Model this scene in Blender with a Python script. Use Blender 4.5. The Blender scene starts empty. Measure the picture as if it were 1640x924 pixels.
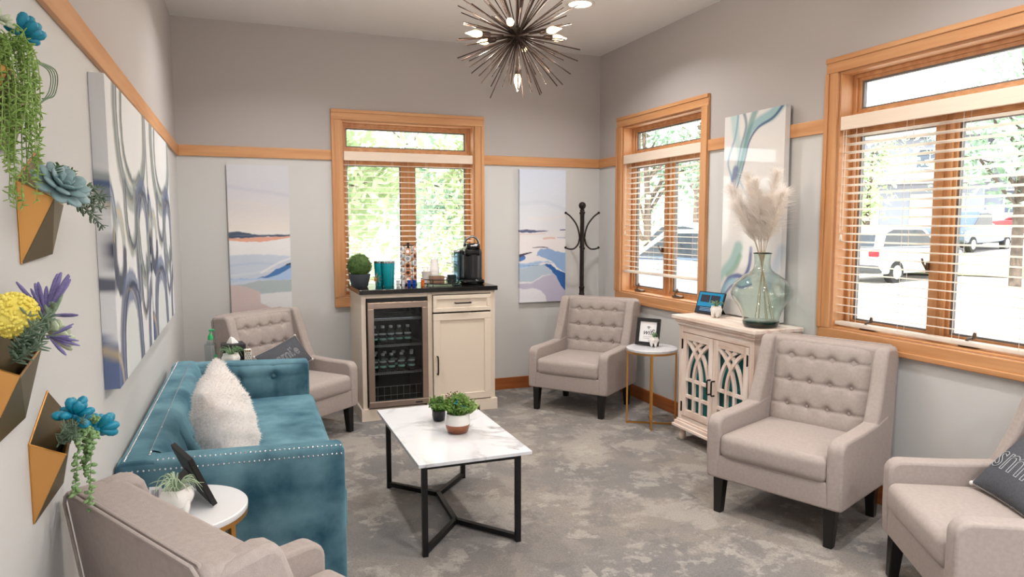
import bpy, bmesh, math, random
import numpy as np
from mathutils import Matrix, Vector
random.seed(7)
PI = math.pi
S = bpy.context.scene
COL = S.collection

# ---------------------------------------------------------------- camera
cam_d = bpy.data.cameras.new('camera')
cam_d.sensor_width = 36.0
cam_d.lens = 1124.4 * 36.0 / 1640.0
cam_d.clip_start = 0.03
cam_d.clip_end = 400
cam = bpy.data.objects.new('camera', cam_d)
COL.objects.link(cam)
YAW, PITCH, ROLL = math.radians(21.197), math.radians(5.256), math.radians(-0.08)
fw = Vector((math.sin(YAW) * math.cos(PITCH), math.cos(YAW) * math.cos(PITCH), -math.sin(PITCH)))
rt = Vector((math.cos(YAW), -math.sin(YAW), 0))
up = rt.cross(fw)
r2 = math.cos(ROLL) * rt + math.sin(ROLL) * up
u2 = -math.sin(ROLL) * rt + math.cos(ROLL) * up
cam.matrix_world = Matrix(((r2.x, u2.x, -fw.x, 0), (r2.y, u2.y, -fw.y, 0), (r2.z, u2.z, -fw.z, 1.5), (0, 0, 0, 1)))
S.camera = cam

# ---------------------------------------------------------------- world, sun, exposure
W = bpy.data.worlds.new('world')
S.world = W
W.use_nodes = True
wn = W.node_tree.nodes
wn.clear()
bg = wn.new('ShaderNodeBackground')
wo = wn.new('ShaderNodeOutputWorld')
sky = wn.new('ShaderNodeTexSky')
sky.sky_type = 'HOSEK_WILKIE'
sky.turbidity = 4.0
sky.ground_albedo = 0.45
sky.sun_direction = Vector((-0.50, -0.30, 0.81)).normalized()
mixw = wn.new('ShaderNodeMix')
mixw.data_type = 'RGBA'
mixw.inputs[0].default_value = 0.55
mixw.inputs[7].default_value = (1.0, 0.97, 0.93, 1)
W.node_tree.links.new(sky.outputs[0], mixw.inputs[6])
W.node_tree.links.new(mixw.outputs[2], bg.inputs[0])
bg.inputs[1].default_value = 6.5
W.node_tree.links.new(bg.outputs[0], wo.inputs[0])

sun_d = bpy.data.lights.new('sun', 'SUN')
sun_d.energy = 9.5
sun_d.angle = math.radians(0.6)
sun_d.color = (1.0, 0.95, 0.86)
sun = bpy.data.objects.new('sun', sun_d)
COL.objects.link(sun)
sun.rotation_euler = Vector((0.50, 0.30, -0.81)).to_track_quat('-Z', 'Y').to_euler()

S.view_settings.view_transform = 'Standard'
S.view_settings.look = 'None'
S.view_settings.gamma = 1.0
S.view_settings.use_curve_mapping = False
S.view_settings.exposure = 0.2
CAN_POWER = 17.0      # each recessed downlight
REAR_FILL_POWER = 32.0     # added unseen lamps behind the camera, in place of flash fill
BULB_POWER = 6.0      # each chandelier bulb

# ---------------------------------------------------------------- helpers
def lin(c):
    return tuple(((v / 255) / 12.92 if v / 255 <= 0.04045 else ((v / 255 + 0.055) / 1.055) ** 2.4) for v in c)

MATS = {}
def N(nt, t, **kw):
    n = nt.nodes.new(t)
    for k, v in kw.items():
        setattr(n, k, v)
    return n

def mat(name, col, rough=0.5, metal=0.0, var=0.0, vscale=8.0, bump=0.0, bscale=200.0, sheen=0.0, coat=0.0,
        spec=0.5, stretch=(1, 1, 1), col2=None, trans=0.0, emit=None, estr=0.0, sheen_tint=None, transl=0.0, detail=4.0):
    """principled material; col2/var give a noise driven colour variation, bump a fine relief"""
    m = bpy.data.materials.new(name)
    m.use_nodes = True
    nt = m.node_tree
    b = nt.nodes['Principled BSDF']
    L = nt.links
    c = lin(col)
    b.inputs['Base Color'].default_value = (*c, 1)
    b.inputs['Roughness'].default_value = rough
    b.inputs['Metallic'].default_value = metal
    b.inputs['Specular IOR Level'].default_value = spec
    if sheen:
        b.inputs['Sheen Weight'].default_value = sheen
        b.inputs['Sheen Roughness'].default_value = 0.35
        if sheen_tint:
            b.inputs['Sheen Tint'].default_value = (*lin(sheen_tint), 1)
    if coat:
        b.inputs['Coat Weight'].default_value = coat
        b.inputs['Coat Roughness'].default_value = 0.08
    if trans:
        b.inputs['Transmission Weight'].default_value = trans
    if emit:
        b.inputs['Emission Color'].default_value = (*lin(emit), 1)
        b.inputs['Emission Strength'].default_value = estr
    tc = None
    if var or col2 or bump:
        tc = N(nt, 'ShaderNodeTexCoord')
        mp = N(nt, 'ShaderNodeMapping')
        mp.inputs['Scale'].default_value = stretch
        L.new(tc.outputs['Object'], mp.inputs[0])
    if var or col2:
        nz = N(nt, 'ShaderNodeTexNoise')
        nz.inputs['Scale'].default_value = vscale
        nz.inputs['Detail'].default_value = detail
        L.new(mp.outputs[0], nz.inputs[0])
        rp = N(nt, 'ShaderNodeValToRGB')
        if col2:
            a, d = c, lin(col2)
        else:
            a = tuple(min(1, v * (1 + var)) for v in c)
            d = tuple(v * (1 - var) for v in c)
        rp.color_ramp.elements[0].position = 0.33
        rp.color_ramp.elements[1].position = 0.67
        rp.color_ramp.elements[0].color = (*a, 1)
        rp.color_ramp.elements[1].color = (*d, 1)
        L.new(nz.outputs[0], rp.inputs[0])
        L.new(rp.outputs[0], b.inputs['Base Color'])
    if bump:
        nb = N(nt, 'ShaderNodeTexNoise')
        nb.inputs['Scale'].default_value = bscale
        nb.inputs['Detail'].default_value = 3
        L.new(mp.outputs[0], nb.inputs[0])
        bp = N(nt, 'ShaderNodeBump')
        bp.inputs['Strength'].default_value = bump
        bp.inputs['Distance'].default_value = 0.004
        L.new(nb.outputs[0], bp.inputs['Height'])
        L.new(bp.outputs[0], b.inputs['Normal'])
    if transl:
        tr = N(nt, 'ShaderNodeBsdfTranslucent')
        tr.inputs[0].default_value = (*c, 1)
        mx = N(nt, 'ShaderNodeMixShader')
        mx.inputs[0].default_value = transl
        L.new(b.outputs[0], mx.inputs[1])
        L.new(tr.outputs[0], mx.inputs[2])
        L.new(mx.outputs[0], nt.nodes['Material Output'].inputs[0])
    MATS[name] = m
    return m

def glassmat(name, tint, refl=1.0, rough=0.0, ior=1.45):
    """thin clear glass: tinted see-through plus fresnel gloss"""
    m = bpy.data.materials.new(name)
    m.use_nodes = True
    nt = m.node_tree
    nt.nodes.clear()
    L = nt.links
    o = N(nt, 'ShaderNodeOutputMaterial')
    t = N(nt, 'ShaderNodeBsdfTransparent')
    t.inputs[0].default_value = (*lin(tint), 1)
    g = N(nt, 'ShaderNodeBsdfGlossy')
    g.inputs['Roughness'].default_value = rough
    # Schlick reflectance, the same from both sides of the sheet
    ge = N(nt, 'ShaderNodeNewGeometry')
    dp = N(nt, 'ShaderNodeVectorMath', operation='DOT_PRODUCT')
    L.new(ge.outputs['Normal'], dp.inputs[0])
    L.new(ge.outputs['Incoming'], dp.inputs[1])
    ab = N(nt, 'ShaderNodeMath', operation='ABSOLUTE')
    L.new(dp.outputs['Value'], ab.inputs[0])
    om = N(nt, 'ShaderNodeMath', operation='SUBTRACT', use_clamp=True)
    om.inputs[0].default_value = 1.0
    L.new(ab.outputs[0], om.inputs[1])
    pw = N(nt, 'ShaderNodeMath', operation='POWER')
    pw.inputs[1].default_value = 5.0
    L.new(om.outputs[0], pw.inputs[0])
    f0 = ((ior - 1) / (ior + 1)) ** 2
    ma = N(nt, 'ShaderNodeMath', operation='MULTIPLY_ADD')
    ma.inputs[1].default_value = 1 - f0
    ma.inputs[2].default_value = f0
    L.new(pw.outputs[0], ma.inputs[0])
    mm = N(nt, 'ShaderNodeMath', operation='MULTIPLY', use_clamp=True)
    mm.inputs[1].default_value = refl
    L.new(ma.outputs[0], mm.inputs[0])
    mx = N(nt, 'ShaderNodeMixShader')
    L.new(mm.outputs[0], mx.inputs[0])
    L.new(t.outputs[0], mx.inputs[1])
    L.new(g.outputs[0], mx.inputs[2])
    L.new(mx.outputs[0], o.inputs[0])
    MATS[name] = m
    return m

class MB:
    """collects polygons, then links them as one mesh object"""
    def __init__(s):
        s.v = []
        s.f = []
        s.c = []
    def add(s, vs, fs, M=None):
        o = len(s.v)
        if M is not None:
            vs = [tuple(M @ Vector(p)) for p in vs]
        s.v += [tuple(p) for p in vs]
        s.f += [tuple(o + i for i in f) for f in fs]
        return s
    def box(s, x0, x1, y0, y1, z0, z1, M=None):
        vs = [(x, y, z) for z in (z0, z1) for y in (y0, y1) for x in (x0, x1)]
        return s.add(vs, [(0, 2, 3, 1), (4, 5, 7, 6), (0, 1, 5, 4), (1, 3, 7, 5), (3, 2, 6, 7), (2, 0, 4, 6)], M)
    def tube(s, pts, r, n=8, closed=False, cap=True, M=None, flat=None):
        pts = [Vector(p) for p in pts]
        rs = r if isinstance(r, (list, tuple)) else [r] * len(pts)
        k = len(pts)
        vs = []
        ref = None
        for i, p in enumerate(pts):
            if closed:
                t = pts[(i + 1) % k] - pts[i - 1]
            else:
                t = pts[min(i + 1, k - 1)] - pts[max(i - 1, 0)]
            t.normalize()
            if ref is None:
                a = Vector((0, 0, 1)) if abs(t.z) < 0.9 else Vector((1, 0, 0))
                ref = (a - t * a.dot(t)).normalized()
            else:
                ref = (ref - t * ref.dot(t)).normalized()
            bn = t.cross(ref)
            for j in range(n):
                a = 2 * PI * j / n + (PI / 4 if n == 4 else 0)
                fx = 1.0 if flat is None else flat
                vs.append(tuple(p + rs[i] * (math.cos(a) * ref * fx + math.sin(a) * bn)))
        fs = []
        for i in range(k if closed else k - 1):
            for j in range(n):
                i2 = (i + 1) % k
                fs.append((i * n + j, i * n + (j + 1) % n, i2 * n + (j + 1) % n, i2 * n + j))
        if cap and not closed:
            fs.append(tuple(range(n))[::-1])
            fs.append(tuple((k - 1) * n + j for j in range(n)))
        return s.add(vs, fs, M)
    def lathe(s, prof, n=24, c=(0, 0, 0), M=None):
        vs = []
        fs = []
        k = len(prof)
        for (r, z) in prof:
            for j in range(n):
                a = 2 * PI * j / n
                vs.append((c[0] + max(r, 1e-5) * math.cos(a), c[1] + max(r, 1e-5) * math.sin(a), c[2] + z))
        for i in range(k - 1):
            for j in range(n):
                fs.append((i * n + j, i * n + (j + 1) % n, (i + 1) * n + (j + 1) % n, (i + 1) * n + j))
        fs.append(tuple(range(n))[::-1])
        fs.append(tuple((k - 1) * n + j for j in range(n)))
        return s.add(vs, fs, M)
    def sphere(s, c, r, nu=10, nv=7, sc=(1, 1, 1), M=None):
        vs = [(c[0], c[1], c[2] - r * sc[2])]
        fs = []
        for i in range(1, nv):
            t = -PI / 2 + PI * i / nv
            for j in range(nu):
                a = 2 * PI * j / nu
                vs.append((c[0] + r * sc[0] * math.cos(t) * math.cos(a), c[1] + r * sc[1] * math.cos(t) * math.sin(a), c[2] + r * sc[2] * math.sin(t)))
        vs.append((c[0], c[1], c[2] + r * sc[2]))
        last = len(vs) - 1
        for j in range(nu):
            fs.append((0, 1 + (j + 1) % nu, 1 + j))
            fs.append((last, last - nu + j, last - nu + (j + 1) % nu))
        for i in range(nv - 2):
            for j in range(nu):
                a = 1 + i * nu
                fs.append((a + j, a + (j + 1) % nu, a + nu + (j + 1) % nu, a + nu + j))
        return s.add(vs, fs, M)
    def prism(s, poly, t0, t1, ax='x', M=None):
        """extrude a 2D outline; ax is the extrusion axis: x -> (y,z) outline, y -> (x,z), z -> (x,y)"""
        def p3(a, b, t):
            return (t, a, b) if ax == 'x' else ((a, t, b) if ax == 'y' else (a, b, t))
        n = len(poly)
        vs = [p3(a, b, t0) for a, b in poly] + [p3(a, b, t1) for a, b in poly]
        fs = [tuple(range(n))[::-1], tuple(range(n, 2 * n))] + [(i, (i + 1) % n, n + (i + 1) % n, n + i) for i in range(n)]
        return s.add(vs, fs, M)
    def grid(s, fn, nu, nv, M=None, flip=False):
        vs = [fn(i / nu, j / nv) for j in range(nv + 1) for i in range(nu + 1)]
        fs = []
        for j in range(nv):
            for i in range(nu):
                a = j * (nu + 1) + i
                q = (a, a + 1, a + nu + 2, a + nu + 1)
                fs.append(q[::-1] if flip else q)
        return s.add(vs, fs, M)
    def rbox(s, lo, hi, r=0.02, seg=3, inner=3, crown=(0, 0, 0), M=None):
        """rounded box; crown bulges the +x/-x.. faces along each axis"""
        lo = Vector(lo)
        hi = Vector(hi)
        c = (lo + hi) / 2
        h = (hi - lo) / 2
        r = min(r, h.x * 0.999, h.y * 0.999, h.z * 0.999)
        def axis(hh):
            a = [-hh + r * i / seg for i in range(seg)]
            w = hh - r
            a += [-w + 2 * w * i / inner for i in range(inner + 1)]
            a += [w + r * (i + 1) / seg for i in range(seg)]
            return a
        A = [axis(h.x), axis(h.y), axis(h.z)]
        vs = []
        fs = []
        key = {}
        def vert(p):
            k = (round(p[0], 6), round(p[1], 6), round(p[2], 6))
            if k not in key:
                key[k] = len(vs)
                q = Vector(p)
                inn = Vector((max(-h.x + r, min(h.x - r, q.x)), max(-h.y + r, min(h.y - r, q.y)), max(-h.z + r, min(h.z - r, q.z))))
                d = q - inn
                if d.length > 1e-9:
                    m = max(abs(d.x), abs(d.y), abs(d.z))
                    q = inn + d * (min(m, r) / d.length)
                u = (q.x / h.x, q.y / h.y, q.z / h.z)
                f = [(1 - min(1, u[i] ** 2)) for i in range(3)]
                q = Vector((q.x + crown[0] * u[0] * f[1] * f[2], q.y + crown[1] * u[1] * f[0] * f[2], q.z + crown[2] * u[2] * f[0] * f[1]))
                vs.append(tuple(q + c))
            return key[k]
        for ax in range(3):
            b, d = (ax + 1) % 3, (ax + 2) % 3
            for sg in (0, -1):
                for i in range(len(A[b]) - 1):
                    for j in range(len(A[d]) - 1):
                        q = []
                        for (ii, jj) in ((i, j), (i + 1, j), (i + 1, j + 1), (i, j + 1)):
                            p = [0, 0, 0]
                            p[ax] = A[ax][sg]
                            p[b] = A[b][ii]
                            p[d] = A[d][jj]
                            q.append(vert(p))
                        fs.append(tuple(q) if sg == -1 else tuple(q[::-1]))
        return s.add(vs, fs, M)
    def mesh(s, name, m, smooth=None):
        me = bpy.data.meshes.new(name)
        me.from_pydata(s.v, [], s.f)
        if m is not None:
            me.materials.append(MATS[m] if isinstance(m, str) else m)
        if smooth is not None:
            me.polygons.foreach_set('use_smooth', [True] * len(me.polygons))
            if smooth < 180:
                me.set_sharp_from_angle(angle=math.radians(smooth))
        me.update()
        return me
    def build(s, name, m, parent=None, smooth=None, bevel=0.0, bseg=2, world=False, sub=0):
        if world and parent is not None:
            o = Vector((0, 0, 0))
            p = parent
            while p is not None:
                o += p.location
                p = p.parent
            s.v = [(a - o.x, b - o.y, c - o.z) for a, b, c in s.v]
        ob = bpy.data.objects.new(name, s.mesh(name, m, smooth))
        COL.objects.link(ob)
        if parent is not None:
            ob.parent = parent
        if bevel:
            md = ob.modifiers.new('bevel', 'BEVEL')
            md.width = bevel
            md.segments = bseg
            md.limit_method = 'ANGLE'
            md.angle_limit = math.radians(40)
        if sub:
            md = ob.modifiers.new('sub', 'SUBSURF')
            md.levels = sub
            md.render_levels = sub
        return ob

def inst(name, me, parent, loc=(0, 0, 0), rot=(0, 0, 0), scale=(1, 1, 1), M=None):
    o = bpy.data.objects.new(name, me)
    COL.objects.link(o)
    o.parent = parent
    if M is not None:
        o.matrix_local = M
    else:
        o.location = loc
        o.rotation_euler = rot
        o.scale = scale
    return o

def tag(o, label=None, cat=None, group=None, kind=None):
    if label:
        o['label'] = label
    if cat:
        o['category'] = cat
    if group:
        o['group'] = group
    if kind:
        o['kind'] = kind
    return o

def thing(name, label, cat, loc=(0, 0, 0), rz=0.0, group=None):
    o = bpy.data.objects.new(name, None)
    o.empty_display_size = 0.05
    COL.objects.link(o)
    o.location = loc
    o.rotation_euler = (0, 0, rz)
    return tag(o, label, cat, group)

def struct(name, loc=(0, 0, 0), rz=0.0):
    o = thing(name, None, None, loc, rz)
    o['kind'] = 'structure'
    return o

def copy_tree(o, parent=None, loc=None, rz=None, label=None):
    c = o.copy()
    COL.objects.link(c)
    c.parent = parent
    for ch in list(o.children):
        copy_tree(ch, c)
    if loc is not None:
        c.location = loc
    if rz is not None:
        c.rotation_euler = (0, 0, rz)
    if label:
        c['label'] = label
    return c

def dirM(p, d, roll=0.0, sc=1.0):
    """matrix that puts local +z along d at p"""
    q = Vector(d).to_track_quat('Z', 'Y')
    s3 = sc if isinstance(sc, (tuple, list)) else (sc, sc, sc)
    return Matrix.Translation(Vector(p)) @ q.to_matrix().to_4x4() @ Matrix.Rotation(roll, 4, 'Z') @ Matrix.Diagonal((*s3, 1))

def text_mesh(body, size, depth=0.0, outline=0.0, shear=0.0, align='CENTER'):
    cu = bpy.data.curves.new('t', 'FONT')
    cu.body = body
    cu.size = size
    cu.shear = shear
    cu.align_x = align
    cu.align_y = 'CENTER'
    cu.resolution_u = 3
    if outline:
        cu.fill_mode = 'NONE'
        cu.bevel_depth = outline
        cu.bevel_resolution = 0
    else:
        cu.extrude = depth
    o = bpy.data.objects.new('t', cu)
    COL.objects.link(o)
    dg = bpy.context.evaluated_depsgraph_get()
    me = bpy.data.meshes.new_from_object(o.evaluated_get(dg))
    vs = [tuple(v.co) for v in me.vertices]
    fs = [tuple(p.vertices) for p in me.polygons]
    bpy.data.objects.remove(o)
    bpy.data.curves.remove(cu)
    bpy.data.meshes.remove(me)
    return vs, fs
# ---------------------------------------------------------------- materials
def wall_material():
    m = bpy.data.materials.new('wall_paint')
    m.use_nodes = True
    nt = m.node_tree
    L = nt.links
    b = nt.nodes['Principled BSDF']
    b.inputs['Roughness'].default_value = 0.62
    b.inputs['Specular IOR Level'].default_value = 0.35
    g = N(nt, 'ShaderNodeNewGeometry')
    sp = N(nt, 'ShaderNodeSeparateXYZ')
    L.new(g.outputs['Position'], sp.inputs[0])
    gt = N(nt, 'ShaderNodeMath', operation='GREATER_THAN')
    gt.inputs[1].default_value = 2.05
    L.new(sp.outputs[2], gt.inputs[0])
    mx = N(nt, 'ShaderNodeMix', data_type='RGBA')
    mx.inputs[6].default_value = (*lin((203, 203, 202)), 1)     # lower wall, pale greige
    mx.inputs[7].default_value = (*lin((177, 171, 169)), 1)     # upper wall, taupe
    L.new(gt.outputs[0], mx.inputs[0])
    L.new(mx.outputs[2], b.inputs['Base Color'])
    nz = N(nt, 'ShaderNodeTexNoise')
    nz.inputs['Scale'].default_value = 160
    L.new(g.outputs['Position'], nz.inputs[0])
    bp = N(nt, 'ShaderNodeBump')
    bp.inputs['Strength'].default_value = 0.12
    bp.inputs['Distance'].default_value = 0.003
    L.new(nz.outputs[0], bp.inputs['Height'])
    L.new(bp.outputs[0], b.inputs['Normal'])
    MATS['wall'] = m

def carpet_material():
    m = bpy.data.materials.new('carpet')
    m.use_nodes = True
    nt = m.node_tree
    L = nt.links
    b = nt.nodes['Principled BSDF']
    b.inputs['Roughness'].default_value = 0.95
    b.inputs['Specular IOR Level'].default_value = 0.1
    b.inputs['Sheen Weight'].default_value = 0.15
    g = N(nt, 'ShaderNodeNewGeometry')
    # carpet tiles: the print shifts from tile to tile
    sn = N(nt, 'ShaderNodeVectorMath', operation='SNAP')
    sn.inputs[1].default_value = (0.46, 0.92, 10)
    L.new(g.outputs['Position'], sn.inputs[0])
    wn_ = N(nt, 'ShaderNodeTexWhiteNoise')
    L.new(sn.outputs[0], wn_.inputs[0])
    of = N(nt, 'ShaderNodeVectorMath', operation='SCALE')
    of.inputs['Scale'].default_value = 0.10
    L.new(wn_.outputs[1], of.inputs[0])
    ad = N(nt, 'ShaderNodeVectorMath', operation='ADD')
    L.new(g.outputs['Position'], ad.inputs[0])
    L.new(of.outputs[0], ad.inputs[1])
    def noise(scale, det, rough, dist=0.0, src=ad):
        n = N(nt, 'ShaderNodeTexNoise')
        n.inputs['Scale'].default_value = scale
        n.inputs['Detail'].default_value = det
        n.inputs['Roughness'].default_value = rough
        n.inputs['Distortion'].default_value = dist
        L.new(src.outputs[0], n.inputs[0])
        return n
    # base tone drifts between warm and cool grey
    c2 = noise(1.5, 4, 0.55, 0.2)
    r1 = N(nt, 'ShaderNodeValToRGB')
    e = r1.color_ramp.elements
    e[0].position = 0.40
    e[0].color = (*lin((120, 117, 116)), 1)
    e[1].position = 0.60
    e[1].color = (*lin((138, 130, 123)), 1)
    L.new(c2.outputs[0], r1.inputs[0])
    st = noise(46, 3, 0.7)
    def patches(scale, lo, hi, colr, amount, src_col):
        """ragged cloud-shaped patches of another yarn colour, broken up by stipple"""
        n1 = noise(scale, 8, 0.60, 0.25)
        sc_ = N(nt, 'ShaderNodeMath', operation='MULTIPLY_ADD')
        sc_.inputs[1].default_value = 0.16
        L.new(st.outputs[0], sc_.inputs[0])
        L.new(n1.outputs[0], sc_.inputs[2])
        rr = N(nt, 'ShaderNodeMapRange')
        rr.inputs['From Min'].default_value = lo + 0.08
        rr.inputs['From Max'].default_value = hi + 0.08
        rr.inputs['To Max'].default_value = amount
        L.new(sc_.outputs[0], rr.inputs['Value'])
        mm = N(nt, 'ShaderNodeMix', data_type='RGBA')
        mm.inputs[7].default_value = (*lin(colr), 1)
        L.new(rr.outputs[0], mm.inputs[0])
        L.new(src_col, mm.inputs[6])
        return mm.outputs[2]
    c_ = patches(5.2, 0.50, 0.56, (110, 107, 107), 0.5, r1.outputs[0])
    c_ = patches(3.1, 0.52, 0.585, (162, 155, 147), 0.7, c_)
    c_ = patches(6.4, 0.57, 0.62, (172, 166, 157), 0.55, c_)
    f = noise(150, 2, 0.6)
    r3 = N(nt, 'ShaderNodeValToRGB')
    r3.color_ramp.elements[0].position = 0.3
    r3.color_ramp.elements[0].color = (0.72, 0.72, 0.72, 1)
    r3.color_ramp.elements[1].position = 0.7
    r3.color_ramp.elements[1].color = (1.25, 1.25, 1.25, 1)
    L.new(f.outputs[0], r3.inputs[0])
    m2 = N(nt, 'ShaderNodeMix', data_type='RGBA', blend_type='MULTIPLY')
    m2.inputs[0].default_value = 0.7
    L.new(c_, m2.inputs[6])
    L.new(r3.outputs[0], m2.inputs[7])
    L.new(m2.outputs[2], b.inputs['Base Color'])
    bp = N(nt, 'ShaderNodeBump')
    bp.inputs['Strength'].default_value = 0.5
    bp.inputs['Distance'].default_value = 0.006
    L.new(f.outputs[0], bp.inputs['Height'])
    L.new(bp.outputs[0], b.inputs['Normal'])
    MATS['carpet'] = m

def marble_material(name, strength=1.0, scale=2.2):
    m = bpy.data.materials.new(name)
    m.use_nodes = True
    nt = m.node_tree
    L = nt.links
    b = nt.nodes['Principled BSDF']
    b.inputs['Roughness'].default_value = 0.22
    tc = N(nt, 'ShaderNodeTexCoord')
    n1 = N(nt, 'ShaderNodeTexNoise')
    n1.inputs['Scale'].default_value = scale
    n1.inputs['Detail'].default_value = 7
    n1.inputs['Roughness'].default_value = 0.62
    n1.inputs['Distortion'].default_value = 0.9
    L.new(tc.outputs['Object'], n1.inputs[0])
    sb = N(nt, 'ShaderNodeMath', operation='SUBTRACT')
    sb.inputs[1].default_value = 0.5
    L.new(n1.outputs[0], sb.inputs[0])
    ab = N(nt, 'ShaderNodeMath', operation='ABSOLUTE')
    L.new(sb.outputs[0], ab.inputs[0])
    rp = N(nt, 'ShaderNodeValToRGB')
    rp.color_ramp.elements[0].position = 0.0
    rp.color_ramp.elements[0].color = (1, 1, 1, 1)
    rp.color_ramp.elements[1].position = 0.05
    rp.color_ramp.elements[1].color = (0, 0, 0, 1)
    L.new(ab.outputs[0], rp.inputs[0])
    n2 = N(nt, 'ShaderNodeTexNoise')
    n2.inputs['Scale'].default_value = scale * 1.3
    n2.inputs['Detail'].default_value = 3
    L.new(tc.outputs['Object'], n2.inputs[0])
    r2_ = N(nt, 'ShaderNodeValToRGB')
    r2_.color_ramp.elements[0].position = 0.42
    r2_.color_ramp.elements[1].position = 0.68
    L.new(n2.outputs[0], r2_.inputs[0])
    mu = N(nt, 'ShaderNodeMath', operation='MULTIPLY')
    L.new(rp.outputs[0], mu.inputs[0])
    L.new(r2_.outputs[0], mu.inputs[1])
    m3 = N(nt, 'ShaderNodeMath', operation='MULTIPLY')
    m3.inputs[1].default_value = strength
    L.new(mu.outputs[0], m3.inputs[0])
    mx = N(nt, 'ShaderNodeMix', data_type='RGBA')
    mx.inputs[6].default_value = (*lin((216, 217, 222)), 1)
    mx.inputs[7].default_value = (*lin((112, 108, 108)), 1)
    L.new(m3.outputs[0], mx.inputs[0])
    L.new(mx.outputs[2], b.inputs['Base Color'])
    MATS[name] = m

def wood_material(name, ca, cb, axis, rough=0.42, fine=26):
    st = [fine, fine, fine]
    st['xyz'.index(axis)] = 1.6
    return mat(name, ca, rough, col2=cb, vscale=1.0, stretch=tuple(st), bump=0.05, bscale=3, detail=5)

def attr_material(name, rough=0.6, coat=0.0, bump=0.0):
    m = bpy.data.materials.new(name)
    m.use_nodes = True
    nt = m.node_tree
    b = nt.nodes['Principled BSDF']
    a = N(nt, 'ShaderNodeVertexColor')
    a.layer_name = 'paint'
    nt.links.new(a.outputs[0], b.inputs['Base Color'])
    b.inputs['Roughness'].default_value = rough
    if coat:
        b.inputs['Coat Weight'].default_value = coat
        b.inputs['Coat Roughness'].default_value = 0.03
    if bump:
        tc = N(nt, 'ShaderNodeTexCoord')
        nz = N(nt, 'ShaderNodeTexNoise')
        nz.inputs['Scale'].default_value = 120
        nt.links.new(tc.outputs['Object'], nz.inputs[0])
        bp = N(nt, 'ShaderNodeBump')
        bp.inputs['Strength'].default_value = bump
        bp.inputs['Distance'].default_value = 0.003
        nt.links.new(nz.outputs[0], bp.inputs['Height'])
        nt.links.new(bp.outputs[0], b.inputs['Normal'])
    MATS[name] = m

wall_material()
carpet_material()
marble_material('marble', 1.0, 1.9)
marble_material('marble_soft', 0.35, 4.0)
attr_material('canvas_paint', 0.65, 0.0, 0.12)
attr_material('resin_paint', 0.3, 1.0)
attr_material('canvas_left', 0.5, 0.0, 0.12)
OA, OB = (208, 156, 108), (190, 132, 84)
wood_material('oak_x', OA, OB, 'x')
wood_material('oak_y', OA, OB, 'y')
wood_material('oak_z', OA, OB, 'z')
wood_material('base_x', (168, 98, 48), (140, 76, 34), 'x')
wood_material('base_y', (168, 98, 48), (140, 76, 34), 'y')
mat('ceiling_paint', (226, 223, 221), 0.8, bump=0.1, bscale=120)
mat('blind_cream', (244, 238, 230), 0.45, transl=0.45)
mat('valance_cream', (232, 214, 196), 0.45, var=0.03, vscale=6, stretch=(1, 8, 20))
mat('cord_white', (230, 222, 212), 0.7)
mat('gasket_grey', (112, 110, 110), 0.6)
mat('bronze_metal', (120, 104, 92), 0.35, 0.8)
glassmat('pane_glass', (250, 252, 251), 0.8)
mat('taupe_fabric', (168, 157, 152), 0.92, var=0.05, vscale=70, bump=0.35, bscale=420, sheen=0.25, sheen_tint=(220, 205, 200), spec=0.2)
mat('black_wood', (14, 12, 12), 0.4)
mat('velvet', (108, 145, 158), 0.8, col2=(42, 80, 97), vscale=5.0, sheen=0.7, sheen_tint=(140, 196, 214), spec=0.15, bump=0.12, bscale=300, detail=6)
mat('nail_silver', (205, 210, 215), 0.25, 1.0)
mat('fur_white', (246, 244, 243), 0.95, col2=(228, 218, 212), vscale=5.5, bump=0.4, bscale=90, sheen=0.3, spec=0.1, transl=0.2)
mat('pillow_grey', (84, 86, 92), 0.95, var=0.12, vscale=120, bump=0.3, bscale=400, spec=0.1)
mat('thread_light', (170, 172, 176), 0.8)
mat('thread_white', (215, 212, 208), 0.8)
mat('black_metal', (16, 16, 18), 0.45, 0.3)
mat('gold_metal', (206, 152, 82), 0.34, 0.9)
mat('gold_brushed', (198, 146, 84), 0.42, 0.85, bump=0.04, bscale=300, stretch=(1, 1, 0.1))
mat('gold_shaded', (120, 104, 74), 0.45, 0.8)  # darker copy of the gold, shade of side and back sheets put into colour
mat('white_lacquer', (228, 228, 230), 0.3)
mat('cream_paint', (225, 212, 196), 0.42)
mat('granite_black', (18, 17, 18), 0.14, var=0.5, vscale=150)
mat('stainless', (176, 158, 146), 0.30, 1.0, bump=0.03, bscale=200, stretch=(1, 1, 0.05))
mat('fridge_dark', (22, 22, 24), 0.5)
mat('wire_steel', (205, 205, 205), 0.3, 0.9)
glassmat('fridge_glass', (225, 228, 228), 0.7)
glassmat('clear_plastic', (226, 236, 238), 1.2)
mat('fridge_fill', (240, 245, 250), 0.4, emit=(225, 238, 255), estr=14)  # glow of the strip added to brighten the fridge
mat('bottle_cap', (205, 208, 210), 0.5)
mat('label_navy', (52, 50, 62), 0.6)
mat('label_white', (226, 228, 228), 0.6)
mat('label_mint', (150, 204, 196), 0.6)
mat('handle_dark', (38, 32, 30), 0.4, 0.6)
def washed(name, axis):
    st = [9, 9, 9]
    st['xyz'.index(axis)] = 1.4
    return mat(name, (240, 228, 220), 0.72, col2=(214, 188, 172), vscale=2.2, stretch=tuple(st), bump=0.25, bscale=9, detail=7)
washed('washed_y', 'y')
washed('washed_z', 'z')
washed('washed_x', 'x')
mat('teal_panel', (24, 150, 160), 0.6, col2=(60, 186, 192), vscale=9)
mat('iron_dark', (40, 33, 31), 0.5, 0.6)
glassmat('vase_glass', (238, 247, 244), 2.0, 0.0, 1.5)
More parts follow.
